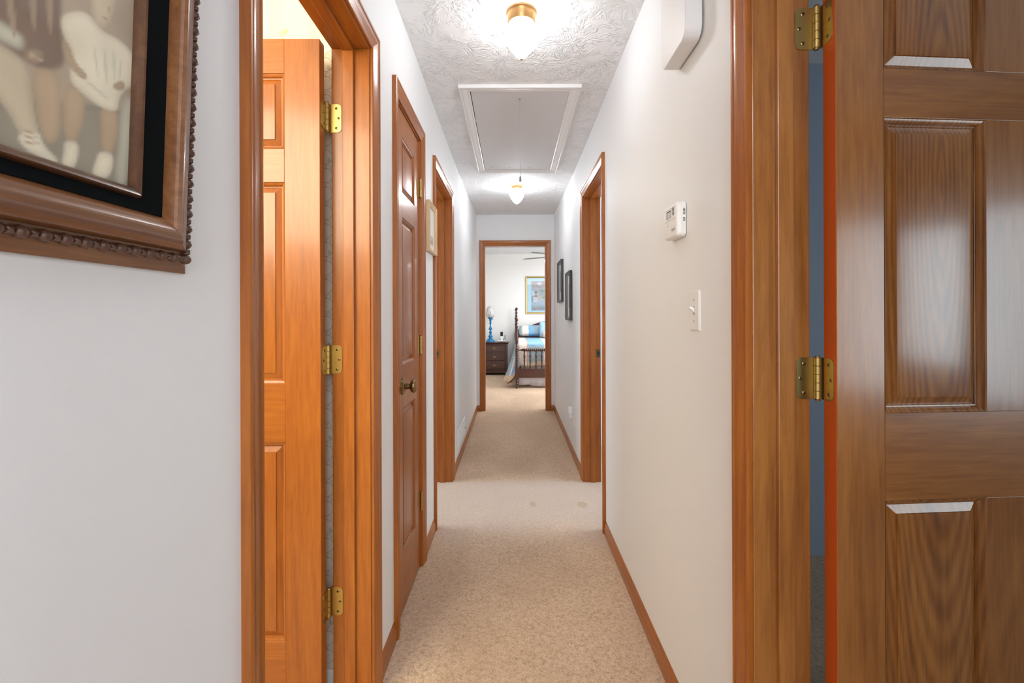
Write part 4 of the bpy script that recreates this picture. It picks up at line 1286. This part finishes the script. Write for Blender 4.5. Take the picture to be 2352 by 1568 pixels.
# top and foot drape: grid in x, path from head over the foot edge and down
nx = 72
path = [(YH-(YH-YF-0.06)*i/14, ZT+0.012*math.sin(PI*i/14)) for i in range(15)]
path += [(YF+0.06-0.06*math.sin(t), ZT-0.06*(1-math.cos(t))) for t in (0.3, 0.6, 0.9, 1.2, 1.5)]
path += [(YF, ZT-0.06-0.34*i/8) for i in range(1, 9)]
def topP(x, i):
    y, z = path[i]
    e = 0.0
    if i > 18:
        k = (i-18)/(len(path)-19)
        y -= 0.014*k*math.sin(x*34+1.3*math.sin(x*11))+0.006*k
        z += 0.012*k*math.sin(x*17)
    ex = min(x-XT0, XT1-x)
    if ex < 0.09 and i <= 15:
        z -= 0.05*(1-math.sqrt(max(0, 1-(1-ex/0.09)**2)))
    return (x, y, z)
xs = [XT0+(XT1-XT0)*i/nx for i in range(nx+1)]
for i in range(len(path)-1):
    for j in range(nx):
        xm = (xs[j]+xs[j+1])/2
        m_ = bandof(xm)
        if i >= 19 and m_ == 0:
            m_ = 3
        if i >= len(path)-3:
            m_ = 4 if m_ == 3 else m_
        b.poly([topP(xs[j], i), topP(xs[j+1], i), topP(xs[j+1], i+1), topP(xs[j], i+1)], m_)
# left side drape flaring outwards near the foot
ny, nz = 40, 16
def sideP(i, j):
    t = i/ny
    y = 7.50+(9.10-7.50)*t
    s = j/nz
    fl = 0.10*math.exp(-(t/0.10)**2)+0.03
    z = ZT-0.05-(0.60+0.06*math.exp(-(t/0.10)**2))*s
    x = XT0-0.004-fl*(s**1.15)-0.018*s*math.sin(y*30+2*s)
    return (x, y+0.03*s*math.exp(-(t/0.12)**2), z+0.012*s*math.sin(y*21))
for i in range(ny):
    for j in range(nz):
        y = sideP(i, j)[1]
        s = (j+0.5)/nz
        q = (y-7.44)*1.0+s*0.10
        m_ = 5 if q < 0.05 else 1 if q < 0.115 else 2 if q < 0.13 else 3 if q < 0.25 else 0 if q < 0.6 else (1 if int(q*7) % 3 == 0 else 0)
        if s > 0.86:
            m_ = 4
        b.poly([sideP(i, j), sideP(i+1, j), sideP(i+1, j+1), sideP(i, j+1)], m_)
b.poly([(XT1, YF, ZT-0.05), (XT1, YH, ZT-0.05), (XT1+0.05, YH, 0.2), (XT1+0.05, YF, 0.2)], 0)
# the loose corner of the spread: a cone of cloth swinging out past the foot post
nc, ns_ = 26, 18
def cornP(i, j):
    t = i/nc
    s = j/ns_
    th_ = PI/2*t
    rx = 0.012+0.175*s**1.25
    ry = 0.012+0.028*s
    wob = 1+0.16*s*math.sin(t*13+1.0)
    x = XT0+0.055-0.055*t-rx*wob*math.sin(th_)
    y = YF+0.022-ry*wob*math.cos(th_)+0.05*t*t
    zb = 0.36-0.25*math.sin(PI*min(1, t*1.25)/1.0*0.62)**1.2
    return (x, y, (ZT-0.045)*(1-s)+zb*s)
for i in range(nc):
    for j in range(ns_):
        t = (i+0.5)/nc
        s_ = (j+0.5)/ns_
        q = t-0.22*s_
        m_ = 3 if q < 0.10 else 5 if q < 0.30 else 1 if q < 0.50 else 2 if q < 0.54 else 5 if q < 0.70 else 3
        if s_ > 0.86:
            m_ = 4
        b.poly([cornP(i, j), cornP(i+1, j), cornP(i+1, j+1), cornP(i, j+1)], m_)
bsp = b.build('bedspread', MQ, None, smooth=60)
so = bsp.modifiers.new('thickness', 'SOLIDIFY')
so.thickness = 0.006
tag(bsp, 'blue, cream and tan banded bedspread draped over the poster bed', 'bedspread')
# dust ruffle
b = MB()
n = 60
for i in range(n):
    def rp(k, z, s):
        x = BX0+0.03+(BX1-BX0-0.06)*k/n
        return (x, FY+0.05+s*(0.012*math.sin(x*26)+0.006*math.sin(x*71)), z)
    for z0, z1, s0_, s1_ in ((0.30, 0.20, 0.2, 0.5), (0.20, 0.085, 0.5, 1.0)):
        zz0 = lambda k: z1+(0.008*math.sin(k*0.21) if z1 < 0.1 else 0)-(0.018 if z1 < 0.1 and k > 8 else 0)
        b.poly([rp(i, z0, s0_), rp(i+1, z0, s0_), rp(i+1, zz0(i+1), s1_), rp(i, zz0(i), s1_)])
for i in range(n):
    def rq(k, z, s):
        y = FY+0.06+(HY-FY-0.1)*k/n
        return (BX0-0.02+s*0.012*math.sin(y*26), y, z)
    b.poly([rq(i, 0.30, 0.2), rq(i+1, 0.30, 0.2), rq(i+1, 0.075, 1), rq(i, 0.075, 1)], 1)
o = b.build('bed_skirt', [CL, CBE], None, smooth=60)
o.modifiers.new('thickness', 'SOLIDIFY').thickness = 0.003
tag(o, 'pale lilac gathered bed skirt hanging below the footboard', 'bed skirt')

# pillows
def pillow(name, label, c, sx, sy, sz, rx, mats, bandf=None, group=None):
    b = MB()
    n = 20
    M = Matrix.Translation(c) @ Matrix.Rotation(rx, 4, 'X')
    def pt(i, j, s):
        u, v = -1+2*i/n, -1+2*j/n
        h = ((1-u**4)*(1-v**4))**0.5
        pin = 1-0.06*(abs(u)*abs(v))**2
        return M @ Vector((u*sx*pin, v*sy*pin, s*sz*h))
    for s in (1, -1):
        for i in range(n):
            for j in range(n):
                b.poly([pt(i, j, s), pt(i+1, j, s), pt(i+1, j+1, s), pt(i, j+1, s)], bandf((i+0.5)/n) if bandf else 0)
    o = b.build(name, mats, None, smooth=70)
    return tag(o, label, 'pillow', group)
pillow('pillow_sham', 'wide blue and cream floral bed pillow against the headboard', (0.43, 8.95, 0.918), 0.315, 0.108, 0.070, R(60), MQ,
       lambda u: 3 if u < 0.09 else 1 if u < 0.31 else 2 if u < 0.325 else 0 if u < 0.48 else 3)
pillow('accent_pillow', 'plain light blue square cushion right of the floral pillow', (0.66, 8.76, 0.945), 0.155, 0.155, 0.07, R(72), [mat('light_blue_cotton', (0.30, 0.50, 0.68), 0.8)])
b = MB()
prof = [(0.0, 0.56), (0.03, 0.558), (0.055, 0.565), (0.068, 0.585), (0.072, 0.62), (0.072, 0.80), (0.068, 0.84), (0.055, 0.86), (0.0, 0.865)]
b.lathe(prof, (0, 8.55, 0.869), 22, 'X')
o = b.build('bolster_pillow', cloth('beige_tick_cloth', (0.66, 0.52, 0.42), (0.52, 0.36, 0.27)), None, smooth=60)
tag(o, 'small round beige neck roll pillow at the bed front', 'pillow')

# gold framed print
gp = root('picture_frame', (0.62, 9.33, 1.63), 'gold framed garden print with pale blue mat above the bed', 'picture')
mapB = lambda a, b_, c: (a, 9.33-c, b_)
GX0, GX1, GZ0, GZ1 = 0.262, 1.02, 1.247, 2.013
GP = [(0, .002), (0, .020), (.006, .026), (.014, .024), (.022, .018), (.032, .014), (.034, .012), (.034, .002)]
for s in ('a0', 'a1', 'b0', 'b1'):
    frame_rail(mapB, GX0, GX1, GZ0, GZ1, GP, s).build('frame_rail', GOLD, gp, smooth=30)
b = MB(); b.box(GX0+.03, GX1-.03, 9.33-.008, 9.33-.002, GZ0+.03, GZ1-.03); b.build('mat_board', BLUEMAT, gp)
GPM = mat('garden_print', (0.4, 0.5, 0.6), 0.6)
t = NT(GPM)
v = t.obj()
s_ = t.n('ShaderNodeSeparateXYZ', {0: v})
base = t.ramp(t.n('ShaderNodeMapRange', {'Value': s_.outputs[2], 'From Min': -0.27, 'From Max': 0.28}).outputs[0],
              [(0.0, (0.22, 0.24, 0.32)), (0.12, (0.38, 0.50, 0.62)), (0.30, (0.45, 0.60, 0.72)), (0.60, (0.35, 0.45, 0.48)), (0.72, (0.50, 0.52, 0.58)), (0.80, (0.55, 0.42, 0.42)), (1.0, (0.46, 0.33, 0.34))])
blob = t.n('ShaderNodeTexVoronoi', {'Vector': v, 'Scale': 16.0}).outputs['Color']
hue = t.mix(0.5, blob, (0.45, 0.5, 0.55))
c = t.mix(t.math('MULTIPLY', t.noise(v, 14.0, 3.0), 0.30), base, hue)
c = t.mix(t.math('MULTIPLY', t.noise(v, 60.0, 3.0), 0.8), c, (0.10, 0.13, 0.17))
t.link(c, t.b.inputs['Base Color'])
b = MB(); b.box(0.380, GX1-.118, 9.33-.0095, 9.33-.0075, 1.318, 1.916); pb = b.build('print', GPM, gp)
# simple pastel figures in the garden print
b = MB()
PCM = [mat('print_white', (0.42, 0.49, 0.57), 0.6), mat('print_straw', (0.46, 0.36, 0.24), 0.6), mat('print_rose', (0.42, 0.22, 0.26), 0.6), mat('print_green', (0.20, 0.28, 0.24), 0.6), mat('print_dark', (0.09, 0.09, 0.13), 0.6)]
rnd = random.Random(3)
def blobp(cx, cz, rx, rz, mi, y):
    pts = []
    for i in range(14):
        a = 2*PI*i/14
        k = 1+0.16*rnd.uniform(-1, 1)
        pts.append((cx+rx*k*math.cos(a), y, cz+rz*k*math.sin(a)))
    b.poly(pts, mi)
yy = 9.33-0.0098
for k, (cx, cz, rx, rz, mi) in enumerate(((0.42, 1.66, 0.030, 0.045, 0), (0.405, 1.705, 0.022, 0.018, 0), (0.52, 1.655, 0.032, 0.032, 1), (0.475, 1.69, 0.016, 0.022, 4), (0.44, 1.60, 0.018, 0.022, 2), (0.475, 1.61, 0.014, 0.022, 4),
                                          (0.545, 1.575, 0.050, 0.035, 1), (0.455, 1.535, 0.065, 0.055, 0), (0.40, 1.55, 0.020, 0.07, 3), (0.60, 1.72, 0.06, 0.02, 3), (0.70, 1.66, 0.05, 0.06, 0), (0.66, 1.58, 0.05, 0.03, 3),
                                          (0.41, 1.37, 0.03, 0.03, 3), (0.50, 1.345, 0.03, 0.015, 2), (0.58, 1.36, 0.025, 0.02, 3), (0.66, 1.345, 0.03, 0.016, 2), (0.55, 1.86, 0.05, 0.035, 0), (0.82, 1.70, 0.05, 0.08, 3), (0.80, 1.55, 0.06, 0.05, 1))):
    b = MB()
    blobp(cx, cz, rx, rz, 0, yy-0.00006*k)
    b.build('printed_figure', PCM[mi], pb)
b = MB(); b.box(GX0+.031, GX1-.031, 9.33-.0135, 9.33-.0122, GZ0+.031, GZ1-.031); b.build('glass_pane', GLASS, gp)

# ceiling fan
cf = root('ceiling_fan', (0.84, 7.43, 2.4765), 'grey bladed ceiling fan partly hidden by the bedroom doorway', 'ceiling fan')
fc = (0.84, 7.43)
b = MB(); b.lathe([(0.07, 2.4765), (0.068, 2.455), (0.03, 2.43), (0.014, 2.425), (0.014, 2.32)], (*fc, 0), 20); b.build('downrod', BRASSB, cf, smooth=40)
b = MB(); b.lathe([(0.02, 2.33), (0.09, 2.315), (0.125, 2.28), (0.13, 2.22), (0.11, 2.185), (0.06, 2.17), (0.05, 2.13), (0.0, 2.12)], (*fc, 0), 24); b.build('motor_housing', BRASSB, cf, smooth=40)
for k in range(5):
    a = R(151.2+72*k)
    ca, sa = math.cos(a), math.sin(a)
    def q(u, v, z):
        return (fc[0]+u*ca-v*sa, fc[1]+u*sa+v*ca, z)
    b = MB()
    pts = [(0.20, -0.05), (0.62, -0.068), (0.70, -0.062), (0.738, -0.035), (0.746, 0), (0.738, 0.035), (0.70, 0.062), (0.62, 0.068), (0.20, 0.05)]
    b.loft([[q(u, v, 2.188-v*0.03+d-0.02*(u-0.2)) for u, v in pts] for d in (0, 0.006)])
    bl = b.build('blade', BLADE, cf)
    b = MB(); b.loft([[q(u, v, 2.198+d) for u, v in ((0.09, -0.016), (0.25, -0.03), (0.25, 0.03), (0.09, 0.016))] for d in (0, 0.005)]); b.build('blade_iron', BRASSB, bl)
